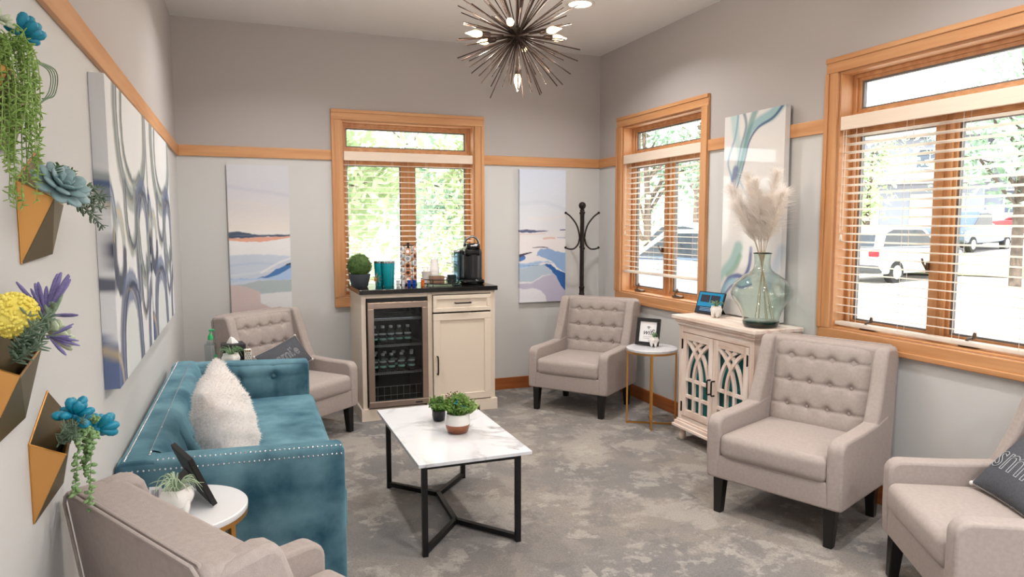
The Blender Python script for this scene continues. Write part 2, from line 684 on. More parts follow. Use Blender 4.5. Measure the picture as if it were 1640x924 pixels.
glassmat('vase_base_glass', (38, 120, 108), 1.6, 0.02, 1.5)
mat('pampas', (252, 247, 242), 0.95, transl=0.45, spec=0.05)
mat('pampas_stem', (190, 170, 140), 0.8)
mat('ceramic_white', (236, 233, 228), 0.25, coat=0.4)
mat('airplant', (150, 178, 140), 0.7, col2=(190, 205, 180), vscale=30)
mat('airplant_green', (92, 132, 88), 0.7, col2=(140, 165, 130), vscale=30)
mat('frame_black', (18, 17, 18), 0.5)
mat('paper_white', (232, 232, 234), 0.8)
mat('ink_dark', (48, 48, 52), 0.8)
mat('ink_grey', (140, 140, 144), 0.8)
mat('brass_thin', (176, 140, 90), 0.4, 0.8)
mat('chand_bronze', (46, 34, 29), 0.4, 0.75)
mat('bulb_glow', (255, 235, 205), 0.3, emit=(255, 206, 140), estr=4.5)
mat('can_glow', (255, 244, 230), 0.4, emit=(255, 238, 216), estr=9)
mat('trim_white', (222, 214, 206), 0.5)
# ---------------------------------------------------------------- room shell
XL, XR, YB, YF, ZC = -0.42, 3.164, 5.894, -2.6, 3.037
WT = 0.17
WZ0, WZ1 = 0.90, 2.34          # window openings
BX0, BX1 = 0.802, 1.935        # back window
W1A, W1B = 4.325, 5.462        # right wall, far window (y range)
W2A, W2B = 1.92, 3.078         # right wall, near window

tag(MB().box(XL - WT, XR + WT, YF - WT, YB + WT, -0.12, 0.0).build('floor', 'carpet'), kind='structure')
tag(MB().box(XL - WT, XR + WT, YF - WT, YB + WT, ZC, ZC + 0.2).build('ceiling', 'ceiling_paint'), kind='structure')
tag(MB().box(XL - WT, XL, YF - WT, YB + WT, 0, ZC).build('wall_left', 'wall'), kind='structure')
tag(MB().box(XL, XR, YF - WT, YF, 0, ZC).build('wall_front', 'wall'), kind='structure')
b = MB()
b.box(XL, BX0, YB, YB + WT, 0, ZC).box(BX1, XR, YB, YB + WT, 0, ZC)
b.box(BX0, BX1, YB, YB + WT, 0, WZ0).box(BX0, BX1, YB, YB + WT, WZ1, ZC)
tag(b.build('wall_back', 'wall'), kind='structure')
b = MB()
b.box(XR, XR + WT, YF - WT, W2A, 0, ZC).box(XR, XR + WT, W2B, W1A, 0, ZC).box(XR, XR + WT, W1B, YB + WT, 0, ZC)
for a, c in ((W1A, W1B), (W2A, W2B)):
    b.box(XR, XR + WT, a, c, 0, WZ0).box(XR, XR + WT, a, c, WZ1, ZC)
tag(b.build('wall_right', 'wall'), kind='structure')

CW = 0.084                     # casing width
RZ0, RZ1, RT_ = 2.016, 2.097, 0.017
tk = [0]
def trim(m, *bx):
    tk[0] += 1
    tag(MB().box(*bx).build('trim_%d' % tk[0], m, bevel=0.003), kind='structure')
trim('oak_y', XL, XL + RT_, YF, YB, RZ0, RZ1)
trim('oak_x', XL + RT_, BX0 - CW, YB - RT_, YB, RZ0, RZ1)
trim('oak_x', BX1 + CW, XR, YB - RT_, YB, RZ0, RZ1)
trim('oak_y', XR - RT_, XR, W1B + CW, YB - RT_, RZ0, RZ1)
trim('oak_y', XR - RT_, XR, W2B + CW, W1A - CW, RZ0, RZ1)
trim('oak_y', XR - RT_, XR, YF, W2A - CW, RZ0, RZ1)
BH, BT = 0.107, 0.014
def base(name, m, *bx):
    o = MB().box(*bx).build(name, m, bevel=0.004)
    tag(o, kind='structure')
base('baseboard_left', 'base_y', XL, XL + BT, YF, YB, 0, BH)
base('baseboard_back', 'base_x', XL + BT, XR - BT, YB - BT, YB, 0, BH)
base('baseboard_right', 'base_y', XR - BT, XR, YF, YB, 0, BH)
base('baseboard_front', 'base_x', XL + BT, XR - BT, YF, YF + BT, 0, BH)

# ---------------------------------------------------------------- windows
def ring(b, x0, x1, z0, z1, w, y0, y1):
    b.box(x0, x1, y0, y1, z1 - w, z1).box(x0, x1, y0, y1, z0, z0 + w)
    b.box(x0, x0 + w, y0, y1, z0 + w, z1 - w).box(x1 - w, x1, y0, y1, z0 + w, z1 - w)
    return b

def window(n, loc, rz, Wd, oh):
    """local frame: x to the right seen from inside, y outwards, z up; origin at the floor below the left jamb"""
    t = struct('window_%d' % n, loc, rz)
    h, v = oh, 'oak_z'
    t0 = -0.02
    def case(m, bx, rim):
        MB().box(*bx).box(*rim).build('casing', m, t, bevel=0.004)
    case(h, (-CW, Wd + CW, t0, 0, WZ1, WZ1 + CW), (-CW, Wd + CW, t0 - 0.008, t0, WZ1 + CW - 0.028, WZ1 + CW))
    case(h, (-CW, Wd + CW, t0, 0, WZ0 - CW, WZ0), (-CW, Wd + CW, t0 - 0.008, t0, WZ0 - CW, WZ0 - CW + 0.028))
    case(v, (-CW, 0, t0, 0, WZ0, WZ1), (-CW, -CW + 0.028, t0 - 0.008, t0, WZ0, WZ1))
    case(v, (Wd, Wd + CW, t0, 0, WZ0, WZ1), (Wd + CW - 0.028, Wd + CW, t0 - 0.008, t0, WZ0, WZ1))
    j = 0.012
    MB().box(0, j, 0, WT, WZ0, WZ1).build('jamb', v, t)
    MB().box(Wd - j, Wd, 0, WT, WZ0, WZ1).build('jamb', v, t)
    MB().box(j, Wd - j, 0, WT, WZ1 - j, WZ1).build('head_jamb', h, t)
    MB().box(j, Wd - j, 0, WT, WZ0, WZ0 + j).build('sill', h, t, bevel=0.003)
    T0, T1 = 2.028, 2.10
    MB().box(j, Wd - j, 0.075, WT, T0, T1).build('transom_bar', h, t)
    mc = Wd / 2
    MB().box(mc - 0.024, mc + 0.024, 0.085, WT, WZ0 + j, T0).box(mc - 0.012, mc + 0.012, 0.075, 0.085, WZ0 + j, T0).build('mullion', v, t)
    def sash(x0, x1, z0, z1, w1, w2):
        s = ring(MB(), x0, x1, z0, z1, w1, 0.088, WT - 0.01)
        ring(s, x0 + w1, x1 - w1, z0 + w1, z1 - w1, w2, 0.105, WT - 0.02)
        o = s.build('sash', v, t)
        a = w1 + w2
        ring(MB(), x0 + a, x1 - a, z0 + a, z1 - a, 0.010, 0.118, 0.140).build('gasket', 'gasket_grey', o)
        a += 0.009
        MB().box(x0 + a, x1 - a, 0.126, 0.130, z0 + a, z1 - a).build('pane', 'pane_glass', o)
    sash(j, Wd - j, T1, WZ1 - j, 0.020, 0.016)
    sash(j, mc - 0.024, WZ0 + j, T0, 0.020, 0.016)
    sash(mc + 0.024, Wd - j, WZ0 + j, T0, 0.020, 0.016)
    for cx in (mc * 0.36, mc + mc * 0.36):
        k = MB()
        k.rbox((cx - 0.05, 0.040, WZ0 + j), (cx + 0.05, 0.085, WZ0 + j + 0.022), 0.008, 2, 1)
        k.tube([(cx - 0.02, 0.05, WZ0 + 0.03), (cx + 0.01, 0.032, WZ0 + 0.055), (cx + 0.035, 0.03, WZ0 + 0.062)], 0.007, 6)
        k.sphere((cx + 0.042, 0.03, WZ0 + 0.075), 0.012, 8, 6, (0.8, 0.8, 1.6))
        k.build('crank_handle', 'bronze_metal', t, smooth=50)
    for zz in (1.28,):
        k = MB().rbox((mc - 0.055, 0.070, zz - 0.03), (mc - 0.043, 0.09, zz + 0.03), 0.004, 2, 1)
        k.tube([(mc - 0.049, 0.07, zz - 0.01), (mc - 0.052, 0.05, zz + 0.02), (mc - 0.055, 0.045, zz + 0.045)], 0.006, 6)
        k.build('sash_lock', 'bronze_metal', t, smooth=50)
    return t
window(1, (BX0, YB, 0), 0, BX1 - BX0, 'oak_x')
window(2, (XR, W1B, 0), -PI / 2, W1B - W1A, 'oak_x')
window(3, (XR, W2B, 0), -PI / 2, W2B - W2A, 'oak_x')

def blind(label, loc, rz, Wd, zb, tilt, pitch=0.0452):
    t = thing('window_blind', label, 'blind', loc, rz, 'cream slatted window blinds')
    g = 0.016
    MB().box(g, Wd - g, -0.004, 0.010, 2.018, 2.092).build('valance', 'valance_cream', t, bevel=0.003)
    MB().box(g + 0.004, Wd - g - 0.004, 0.012, 0.058, 2.03, 2.075).build('headrail', 'valance_cream', t)
    def sl(u, v):
        a = (v - 0.5) * 0.05
        zc = 0.0035 * (1 - (2 * v - 1) ** 2)
        return (g + 0.003 + u * (Wd - 2 * g - 0.006), a * math.cos(tilt) - zc * math.sin(tilt), a * math.sin(tilt) + zc * math.cos(tilt))
    s = MB().grid(sl, 1, 4)
    s.grid(lambda u, v: tuple(Vector(sl(u, v)) - Vector((0, 0, 0.0022))), 1, 4, flip=True)
    me = s.mesh('slat', 'blind_cream', 60)
    z = 1.985
    while z > zb + 0.03:
        inst('slat', me, t, (0, 0.037, z))
        z -= pitch
    MB().rbox((g, 0.012, zb - 0.012), (Wd - g, 0.062, zb + 0.010), 0.006, 2, 1).build('bottom_rail', 'blind_cream', t, smooth=40)
    for k in (0.10, 0.37, 0.63, 0.90):
        for yy in (0.0125, 0.0615):
            MB().tube([(k * Wd, yy, 2.03), (k * Wd, yy, zb)], 0.0011, 4).build('ladder_cord', 'cord_white', t)
    for k in (0.03, 0.045):
        MB().tube([(k * Wd, 0.006, 2.02), (k * Wd, 0.004, 1.42 + k)], 0.0014, 4).build('pull_cord', 'cord_white', t)
    MB().lathe([(0.003, 0), (0.008, 0.005), (0.006, 0.035), (0.002, 0.04)], 8, (0.0375 * Wd, 0.005, 1.40)).build('cord_tassel', 'blind_cream', t, smooth=60)
    return t
blind('cream slatted blind on the back wall window behind the coffee bar', (BX0, YB, 0), 0, BX1 - BX0, 0.955, 0.10)
blind('cream slatted blind pulled partly up on the narrow window beside the coat rack', (XR, W1B, 0), -PI / 2, W1B - W1A, 1.085, -0.06)
blind('cream slatted blind lowered to the sill of the large right window', (XR, W2B, 0), -PI / 2, W2B - W2A, 0.935, -0.14)

# ---------------------------------------------------------------- recessed downlights, seen and added
def downlight(label, x, y, power=CAN_POWER):
    t = thing('recessed_light', label, 'ceiling light', (x, y, ZC), 0, 'recessed ceiling downlights')
    MB().lathe([(0.078, -0.001), (0.080, -0.006), (0.100, -0.008), (0.104, -0.004), (0.104, -0.0005), (0.078, -0.0005)], 32).build('trim_ring', 'trim_white', t, smooth=40)
    MB().lathe([(0.0, -0.0035), (0.079, -0.0035), (0.079, -0.001), (0.0, -0.001)], 32).build('lens', 'can_glow', t)
    ld = bpy.data.lights.new('downlight', 'AREA')
    ld.shape = 'DISK'
    ld.size = 0.15
    ld.energy = power
    ld.color = (1.0, 0.98, 0.96)
    ld.spread = math.radians(140)
    lo = bpy.data.objects.new('downlight_lamp', ld)
    COL.objects.link(lo)
    lo.location = (0, 0, -0.012)
    lo.parent = t
downlight('round recessed downlight in the ceiling right of the chandelier', 2.287, 4.569)
for i, (x, y) in enumerate(((0.46, 4.569), (2.287, 2.0), (1.5, 1.1), (0.65, -0.7), (2.1, -0.7), (0.65, -2.0), (2.1, -2.0))):  # unseen downlights, added to fill the room with light
    downlight('added unseen fill light in the ceiling %s' % ('over the far end of the sofa', 'over the right edge armchair', 'over the front left armchair', 'left behind the camera', 'right behind the camera', 'in the rear left corner behind the camera', 'in the rear right corner behind the camera')[i], x, y, REAR_FILL_POWER if y < 0 else CAN_POWER)

# ---------------------------------------------------------------- outdoors
def gz(x, y):
    r = math.hypot(x, y)
    return -0.28 if r < 26 else -0.28 + (r - 26) * 0.045
mat('asphalt', (198, 192, 186), 0.9, var=0.06, vscale=0.6)
mat('lawn_dry', (196, 180, 140), 0.95, col2=(150, 160, 100), vscale=0.5)
mat('bark', (96, 84, 76), 0.9, var=0.2, vscale=6)
mat('leaf_green', (150, 172, 128), 0.7, col2=(190, 198, 156), vscale=1.2, transl=0.4)  # leaf colours are paled, outdoor glare put into them
mat('leaf_cool', (140, 168, 146), 0.7, col2=(176, 196, 172), vscale=1.2, transl=0.4)
mat('leaf_yellow', (186, 202, 160), 0.7, col2=(150, 176, 136), vscale=1.2, transl=0.4)
def gfn(u, v):
    x = -40 + 180 * u
    y = -40 + 180 * v
    return (x, y, gz(x, y))
b = MB().grid(gfn, 60, 60)
tag(b.build('ground', 'asphalt'), kind='structure')

def polar(px, r, py=None):
    """a point outdoors at range r in the direction a sight line from the room takes"""
    d = fw + r2 * ((px - 820) / 1124.4) 
    a = math.atan2(d.y, d.x)
    return (r * math.cos(a), r * math.sin(a))

def tree(label, x, y, h, rad, leafm, seed, n=1500, trunk=0.12, low=0.25, lsize=0.10):
    z0 = gz(x, y)
    t = thing('tree', label, 'tree', (x, y, z0), 0, 'trees outside the windows')
    rn = random.Random(seed)
    tr = MB()
    tr.tube([(0, 0, 0), (rn.uniform(-.1, .1), rn.uniform(-.1, .1), h * 0.4), (rn.uniform(-.2, .2), rn.uniform(-.2, .2), h * 0.85)], [trunk, trunk * 0.75, trunk * 0.25], 8)
    hubs = []
    for k in range(14):
        a = rn.uniform(0, 2 * PI)
        zz = h * rn.uniform(low, 0.95)
        rr = rad * rn.uniform(0.25, 0.8) * (1 - 0.5 * max(0, (zz / h - 0.55)))
        p = Vector((rr * math.cos(a), rr * math.sin(a), zz))
        hubs.append(p)
        tr.tube([(0, 0, max(0.2, zz - rr * 0.8)), tuple(p * 0.6 + Vector((0, 0, zz * 0.36))), tuple(p)], [trunk * 0.4, trunk * 0.25, trunk * 0.08], 5)
    tr.build('trunk', 'bark', t, smooth=60)
    lf = MB()
    for k in range(n):
        c = hubs[rn.randrange(len(hubs))]
        o = Vector((rn.gauss(0, 1), rn.gauss(0, 1), rn.gauss(0, 0.8))) * rad * 0.26
        p = c + o
        if p.z < h * low * 0.5:
            continue
        s_ = lsize * rn.uniform(0.6, 1.5)
        d = Vector((rn.uniform(-1, 1), rn.uniform(-1, 1), rn.uniform(-1, 1))).normalized()
        e = d.orthogonal().normalized()
        lf.add([tuple(p - d * s_), tuple(p + e * s_ * 0.55 + d * s_ * 0.1), tuple(p + d * s_), tuple(p - e * s_ * 0.55 + d * s_ * 0.1)], [(0, 1, 2, 3)])
    tag(lf.build('foliage', leafm, t), kind='stuff')
    return t
tree('leafy yellow-green tree seen through the left half of the back window', 0.9, 11.5, 4.6, 1.6, 'leaf_yellow', 3, 2600)
tree('cool green tree seen through the right half of the back window', 4.6, 13.6, 5.6, 1.9, 'leaf_cool', 4, 2600)
tree('tall pale green tree farther behind the back window, left side', 1.2, 18.5, 7.6, 2.7, 'leaf_green', 5, 2600)
tree('tall pale green tree farther behind the back window, right side', 5.4, 24.0, 9.4, 3.0, 'leaf_yellow', 6, 2600)
tree('slim green sapling close behind the back window mullion', 3.3, 9.8, 3.6, 0.8, 'leaf_green', 8, 1500, 0.05, 0.2, 0.07)
px_, py_ = polar(1035, 19)
tree('cool green tree seen through the left pane of the narrow window', px_, py_, 6.0, 2.1, 'leaf_cool', 9, 2200)
px_, py_ = polar(1112, 34)
tree('bare-branched tree behind the parked cars in the narrow window', px_, py_, 8.5, 3.2, 'leaf_cool', 10, 1100, 0.16, 0.35, 0.14)
px_, py_ = polar(1385, 48)
tree('yellow-green tree in front of the building at left of the large window', px_, py_, 6.0, 2.2, 'leaf_yellow', 11, 1500, 0.15, 0.2, 0.16)
px_, py_ = polar(1625, 24)
tree('green tree at the right edge of the large window', px_, py_, 8.2, 2.6, 'leaf_cool', 12, 2600, 0.16, 0.35, 0.12)

# lawn strip in front of the far drive
def lawn(u, v):
    r = 27 + 9 * v
    a = math.radians(47 - 22 * u)
    x, y = r * math.cos(a), r * math.sin(a)
    return (x, y, gz(x, y) + 0.06)
tag(MB().grid(lawn, 14, 4).build('lawn', 'lawn_dry'), kind='structure')

mat('siding_grey', (150, 156, 170), 0.8, var=0.04, vscale=0.8)
mat('siding_pale', (205, 200, 194), 0.8)
mat('roof_grey', (112, 112, 118), 0.9, var=0.1, vscale=2)
mat('win_dark', (70, 80, 96), 0.15)
mat('white_trim', (235, 235, 235), 0.6)
cx, cy = polar(1490, 60)
ang = math.atan2(cy, cx)
bd = thing('townhouse', 'grey two-storey building with garages seen through the large right window', 'building', (cx, cy, gz(cx, cy)), ang - PI / 2)
MB().box(-14, 3, 0, 9, -1, 6.4).build('wall', 'siding_grey', bd)
MB().box(3, 16, 2, 9, -1, 3.6).build('wall', 'siding_grey', bd)
MB().prism([(-1.0, 6.4), (4.5, 8.6), (10, 6.4)], -14.6, 3.6, 'x').build('roof', 'roof_grey', bd)
MB().prism([(0.6, 3.5), (5.5, 5.0), (10, 3.6)], 3.0, 16.5, 'x').build('roof', 'roof_grey', bd)
MB().prism([(-2.2, 3.05), (0, 3.55), (0, 3.05)], -13, 3.2, 'x').build('porch_roof', 'roof_grey', bd)
for x0 in (-12.4, -7.0, -1.6):
    g_ = MB().box(x0, x0 + 3.4, -0.06, 0.02, 0, 2.4).build('garage_door', 'siding_pale', bd)
for x0 in (-12.6, -9.4, -5.0, -1.4):
    w_ = MB().box(x0, x0 + 1.9, -0.08, 0.02, 4.2, 5.7).build('window', 'white_trim', bd)
    for k in range(2):
        MB().box(x0 + 0.12 + k * 0.86, x0 + 0.92 + k * 0.86, -0.10, -0.07, 4.32, 5.58).build('pane', 'win_dark', w_)
for k in range(6):
    w_ = MB().box(4.2 + k * 1.9, 5.6 + k * 1.9, 1.92, 2.02, 0.9, 2.7).build('window', 'white_trim', bd)
    MB().box(4.32 + k * 1.9, 5.48 + k * 1.9, 1.90, 1.93, 1.02, 2.58).build('pane', 'win_dark', w_)

mat('car_glass', (50, 58, 68), 0.08)
mat('tyre', (26, 26, 28), 0.8)
mat('rim_alloy', (190, 192, 196), 0.3, 0.8)
mat('tail_red', (200, 30, 40), 0.3)
mat('plate_white', (225, 225, 225), 0.5)
mat('bumper_dark', (60, 62, 66), 0.6)
def car(label, x, y, rz, paint, kind='suv'):
    mat('car_paint_' + paint[0], paint[1], 0.25, 0.3, coat=0.6)
    pm = 'car_paint_' + paint[0]
    t = thing('parked_car', label, 'car', (x, y, gz(x, y)), rz, 'cars parked outside')
    # local: length along y (rear at -y), width x
    Lh, Wd = 2.3, 0.92
    if kind == 'suv':
        body = [(-2.28, 0.45), (-2.30, 0.95), (-2.2, 1.05), (1.0, 1.02), (2.1, 0.92), (2.3, 0.72), (2.28, 0.35), (1.95, 0.28), (-2.0, 0.28)]
        cab = [(-2.15, 1.0), (-1.98, 1.55), (-1.6, 1.68), (0.2, 1.66), (1.25, 1.0)]
    else:
        body = [(-2.6, 0.55), (-2.6, 1.05), (-0.4, 1.08), (1.3, 1.12), (2.4, 1.02), (2.6, 0.85), (2.58, 0.45), (2.2, 0.36), (-2.2, 0.40)]
        cab = [(-0.6, 1.05), (-0.45, 1.72), (0.0, 1.82), (0.9, 1.78), (1.6, 1.08)]
    MB().prism(body, -Wd, Wd, 'x').build('body', pm, t, smooth=30, bevel=0.09, bseg=3)
    MB().prism(cab, -Wd * 0.86, Wd * 0.86, 'x').build('cabin', pm, t, smooth=30, bevel=0.12, bseg=3)
    zc = sum(p[1] for p in cab) / len(cab)
    yc = sum(p[0] for p in cab) / len(cab)
    win = [(yc + (p[0] - yc) * 0.82, 1.36 + (p[1] - 1.36) * 0.74) for p in cab]
    MB().prism(win, -Wd * 0.875, Wd * 0.875, 'x').build('side_window', 'car_glass', t)
    back = cab[0], cab[1]
    MB().add([(-0.66, back[0][0] - 0.04, back[0][1] + 0.1), (0.66, back[0][0] - 0.04, back[0][1] + 0.1), (0.58, back[1][0] - 0.03, back[1][1] - 0.06), (-0.58, back[1][0] - 0.03, back[1][1] - 0.06)], [(0, 1, 2, 3)]).build('rear_window', 'car_glass', t)
    wf = abs(body[0][0]) - 0.85
    for sx in (-1, 1):
        for yy in (-wf, wf - 0.05):
            w_ = MB().tube([(sx * (Wd - 0.2), yy, 0.33), (sx * (Wd + 0.02), yy, 0.33)], 0.34, 20).build('wheel', 'tyre', t, smooth=40)
            MB().tube([(sx * (Wd + 0.0), yy, 0.33), (sx * (Wd + 0.035), yy, 0.33)], 0.21, 16).build('hub_cap', 'rim_alloy', w_, smooth=40)
        MB().rbox((sx * 0.74 - 0.16, body[0][0] - 0.05, 0.80), (sx * 0.74 + 0.16, body[0][0] + 0.25, 1.02), 0.04, 2, 1).build('tail_light', 'tail_red', t, smooth=50)
    MB().box(-0.9, 0.9, body[0][0] - 0.06, body[0][0] + 0.2, 0.32, 0.55).build('bumper', 'bumper_dark', t, bevel=0.04)
    MB().box(-0.26, 0.26, body[0][0] - 0.05, body[0][0] + 0.02, 0.66, 0.80).build('number_plate', 'plate_white', t)
    return t
def car_at(label, px, r, turn, paint, kind='suv'):
    x, y = polar(px, r)
    car(label, x, y, math.atan2(y, x) - PI / 2 + turn, paint, kind)
car_at('silver car with red tail lights parked nearest, seen through the large right window', 1432, 25.5, -0.55, ('silver', (186, 190, 198)))
car_at('dark blue pickup truck parked behind the silver car in the large window', 1545, 38.0, 2.75, ('blue', (74, 92, 120)), 'pickup')
car_at('white car parked behind the large window mullion', 1500, 42.0, 2.2, ('white', (225, 228, 232)))
car_at('red car at the right edge of the large right window', 1650, 47.0, 1.2, ('red', (150, 50, 56)))
car_at('blue-grey car parked close outside the right pane of the narrow window', 1112, 15.5, 0.9, ('grey', (150, 166, 186)))
car_at('pale pickup parked farther off behind the narrow window', 1105, 25.0, 1.3, ('pale', (196, 202, 210)), 'pickup')
# ---------------------------------------------------------------- armchairs
def arm_profile():
    P = [(-0.03, 0.185), (-0.035, 0.30), (-0.035, 0.455)]
    for k in range(1, 6):
        a = k / 5 * PI / 2
        P.append((-0.035 + 0.055 * (1 - math.cos(a)), 0.455 + 0.055 * math.sin(a)))
    P += [(0.20, 0.512), (0.36, 0.520), (0.52, 0.545), (0.52, 0.185)]
    return P
def wing_profile():
    return [(0.36, 0.40), (0.375, 0.525), (0.40, 0.575), (0.435, 0.66), (0.475, 0.78), (0.50, 0.855), (0.515, 0.872), (0.54, 0.878), (0.62, 0.868), (0.648, 0.85), (0.60, 0.50), (0.565, 0.185), (0.40, 0.185)]

def make_chair(label):
    t = thing('armchair', label, 'armchair', (0, 0, 0), 0, 'taupe tufted armchairs')
    for sx in (-1, 1):
        for yy in (0.012, 0.50):
            cx = sx * 0.285
            s0, s1 = 0.028, 0.020
            k = -0.012 if yy < 0.1 else 0.015
            vs = [(cx - s1, yy - s1 + k, 0), (cx + s1, yy - s1 + k, 0), (cx + s1, yy + s1 + k, 0), (cx - s1, yy + s1 + k, 0),
                  (cx - s0, yy - s0, 0.19), (cx + s0, yy - s0, 0.19), (cx + s0, yy + s0, 0.19), (cx - s0, yy + s0, 0.19)]
            MB().add(vs, [(3, 2, 1, 0), (4, 5, 6, 7), (0, 1, 5, 4), (1, 2, 6, 5), (2, 3, 7, 6), (3, 0, 4, 7)]).build('leg', 'black_wood', t, bevel=0.004)
    MB().rbox((-0.335, -0.030, 0.185), (0.335, 0.56, 0.31), 0.012, 3, 2).build('seat_frame', 'taupe_fabric', t, smooth=60)
    for sx in (-1, 1):
        x0, x1 = (0.27, 0.348) if sx > 0 else (-0.348, -0.27)
        MB().prism(arm_profile(), x0, x1, 'x').build('arm', 'taupe_fabric', t, smooth=50, bevel=0.014, bseg=3)
        w = MB()
        P = wing_profile()
        # the wing narrows a little to the top
        n = len(P)
        vs = []
        for (ya, za), tk_ in [(p, q) for q in (0, 1) for p in P]:
            f = max(0, (za - 0.5) / 0.38)
            xo = 0.348 - 0.012 * f
            xi = 0.274 - 0.008 * f
            vs.append((sx * (xo if tk_ else xi), ya, za))
        fs = [tuple(range(n))[::-1], tuple(range(n, 2 * n))] + [(i, (i + 1) % n, n + (i + 1) % n, n + i) for i in range(n)]
        if sx < 0:
            fs = [f[::-1] for f in fs]
        w.add(vs, fs)
        w.build('wing', 'taupe_fabric', t, smooth=50, bevel=0.016, bseg=3)
    MB().rbox((-0.272, -0.045, 0.302), (0.272, 0.50, 0.425), 0.035, 4, 6, crown=(0, 0.006, 0.016)).build('seat_cushion', 'taupe_fabric', t, smooth=180)
    # outer back shell, raked
    M = Matrix(((1, 0, 0, 0), (0, 1, 0.135, 0.505), (0, 0, 1, 0), (0, 0, 0, 1)))
    MB().rbox((-0.330, -0.085, 0.185), (0.330, 0.045, 0.872), 0.022, 3, 3, M=M).build('back_shell', 'taupe_fabric', t, smooth=60)
    # tufted inner back
    bx = [-0.165, -0.055, 0.055, 0.165]
    bz = [0.515, 0.645, 0.775]
    def tuft(u, v):
        x = (u - 0.5) * 0.545
        z = 0.385 + v * 0.487
        d = 0.040 * (1 - (2 * u - 1) ** 8) * (1 - (2 * v - 1) ** 10)
        for xb in bx:
            for zb in bz:
                q = ((x - xb) / 0.020) ** 2 + ((z - zb) / 0.020) ** 2
                d -= 0.020 * math.exp(-q)
                q2 = ((x - xb) / 0.045) ** 2 + ((z - zb) / 0.05) ** 2
                d -= 0.008 * math.exp(-q2)
        for zb in bz:
            s_ = 0.007 if abs(x) < 0.25 else 0.003
            d -= s_ * math.exp(-((z - zb) / 0.007) ** 2)
        for xb in bx:
            d -= 0.0022 * math.exp(-((x - xb) / 0.006) ** 2)
        y = 0.478 + (z - 0.385) * 0.165
        return (x, y - d, z)
    b = MB().grid(tuft, 72, 64)
    b.build('tufted_back', 'taupe_fabric', t, smooth=180)
    bm_ = MB().sphere((0, 0, 0), 0.0105, 10, 6, (1, 0.5, 1)).mesh('button', 'taupe_fabric', 180)
    for xb in bx:
        for zb in bz:
            y = 0.478 + (zb - 0.385) * 0.165 - 0.0125
            inst('button', bm_, t, (xb, y, zb))
    # double welt round the outer back
    for off in (0.0, 0.014):
        pts = []
        for (x, z) in ((-0.322, 0.25), (-0.322, 0.835), (-0.312, 0.857), (-0.29, 0.866), (0.29, 0.866), (0.312, 0.857), (0.322, 0.835), (0.322, 0.25)):
            pts.append((x, 0.505 + 0.135 * z + 0.047 - off, z + (0.006 if abs(x) < 0.3 and z > 0.8 else 0)))
        pts = [(x + (0.008 if x > 0 else -0.008) * (1 if z < 0.85 else 0), y, z) for x, y, z in pts]
        MB().tube(pts, 0.0042, 6).build('piping', 'taupe_fabric', t, smooth=60)
    return t

def put(ob, O, er):
    ob.location = (O[0], O[1], 0)
    ob.rotation_euler = (0, 0, math.atan2(er[1], er[0]))
ch = make_chair('taupe tufted armchair in the far right corner beside the coat rack')
put(ch, (2.386, 4.927), (0.6018, -0.7986))
c2 = copy_tree(ch, label='taupe tufted armchair standing in front of the whitewashed carved cabinet and large window')
put(c2, (2.403, 2.663), (0.3746, -0.9272))
c3 = copy_tree(ch, label='taupe armchair cut by the right edge, holding the grey lettered pillow')
put(c3, (2.398, 1.845), (-0.5165, -0.8563))
c4 = copy_tree(ch, label='taupe tufted armchair in the far left corner behind the teal sofa')
put(c4, (0.487, 4.890), (0.7604, 0.6494))
c5 = copy_tree(ch, label='taupe armchair seen from behind in the bottom left foreground')
put(c5, (0.329, 1.954), (-0.5030, 0.8643))

# ---------------------------------------------------------------- teal velvet sofa
SL, SD, SH = 1.87, 0.76, 0.70
sofa = thing('sofa', 'teal velvet tufted sofa with nailhead trim against the left wall', 'sofa', (-0.415, 2.60, 0), -0.016)
MB().rbox((0.02, 0.03, 0.12), (0.735, SL - 0.03, 0.31), 0.015, 2, 2).build('base', 'velvet', sofa, smooth=60)
prof = [(0.0, 0.12), (0.0, 0.665), (0.006, 0.685), (0.02, 0.700), (0.04, 0.706), (0.095, 0.706), (0.12, 0.70), (0.14, 0.675), (0.20, 0.50), (0.22, 0.30), (0.22, 0.12)]
MB().prism(prof, 0.004, SL - 0.004, 'y').build('back', 'velvet', sofa, smooth=40, bevel=0.006)
sbx = [0.30 + k * 0.21 for k in range(7)]
sbz = [0.30, 0.72]
def sback(u, v):
    # u along the length, v from the top roll down to the seat
    y = 0.10 + u * (SL - 0.20)
    a = v * 1.0
    if a < 0.25:
        q = a / 0.25 * PI / 2
        x, z = 0.10 + 0.055 * math.sin(q), 0.655 + 0.055 * math.cos(q)
    else:
        q = (a - 0.25) / 0.75
        x, z = 0.155 + 0.125 * q, 0.655 - 0.215 * q
    d = 0.0
    for yb in sbx:
        for vb in (0.55,):
            d -= 0.022 * math.exp(-((y - yb) / 0.030) ** 2 - ((v - vb) / 0.09) ** 2)
            d -= 0.010 * math.exp(-((y - yb) / 0.075) ** 2 - ((v - vb) / 0.22) ** 2)
        d -= 0.004 * math.exp(-((y - yb) / 0.010) ** 2) * (1 if v > 0.2 else 0)
    return (x + d * 0.87, y, z + d * 0.5)
MB().grid(sback, 130, 30, flip=True).build('tufted_back', 'velvet', sofa, smooth=180)
bm_ = MB().sphere((0, 0, 0), 0.012, 10, 6, (0.6, 1, 1)).mesh('button', 'velvet', 180)
for yb in sbx:
    inst('button', bm_, sofa, (0.188, yb, 0.562))
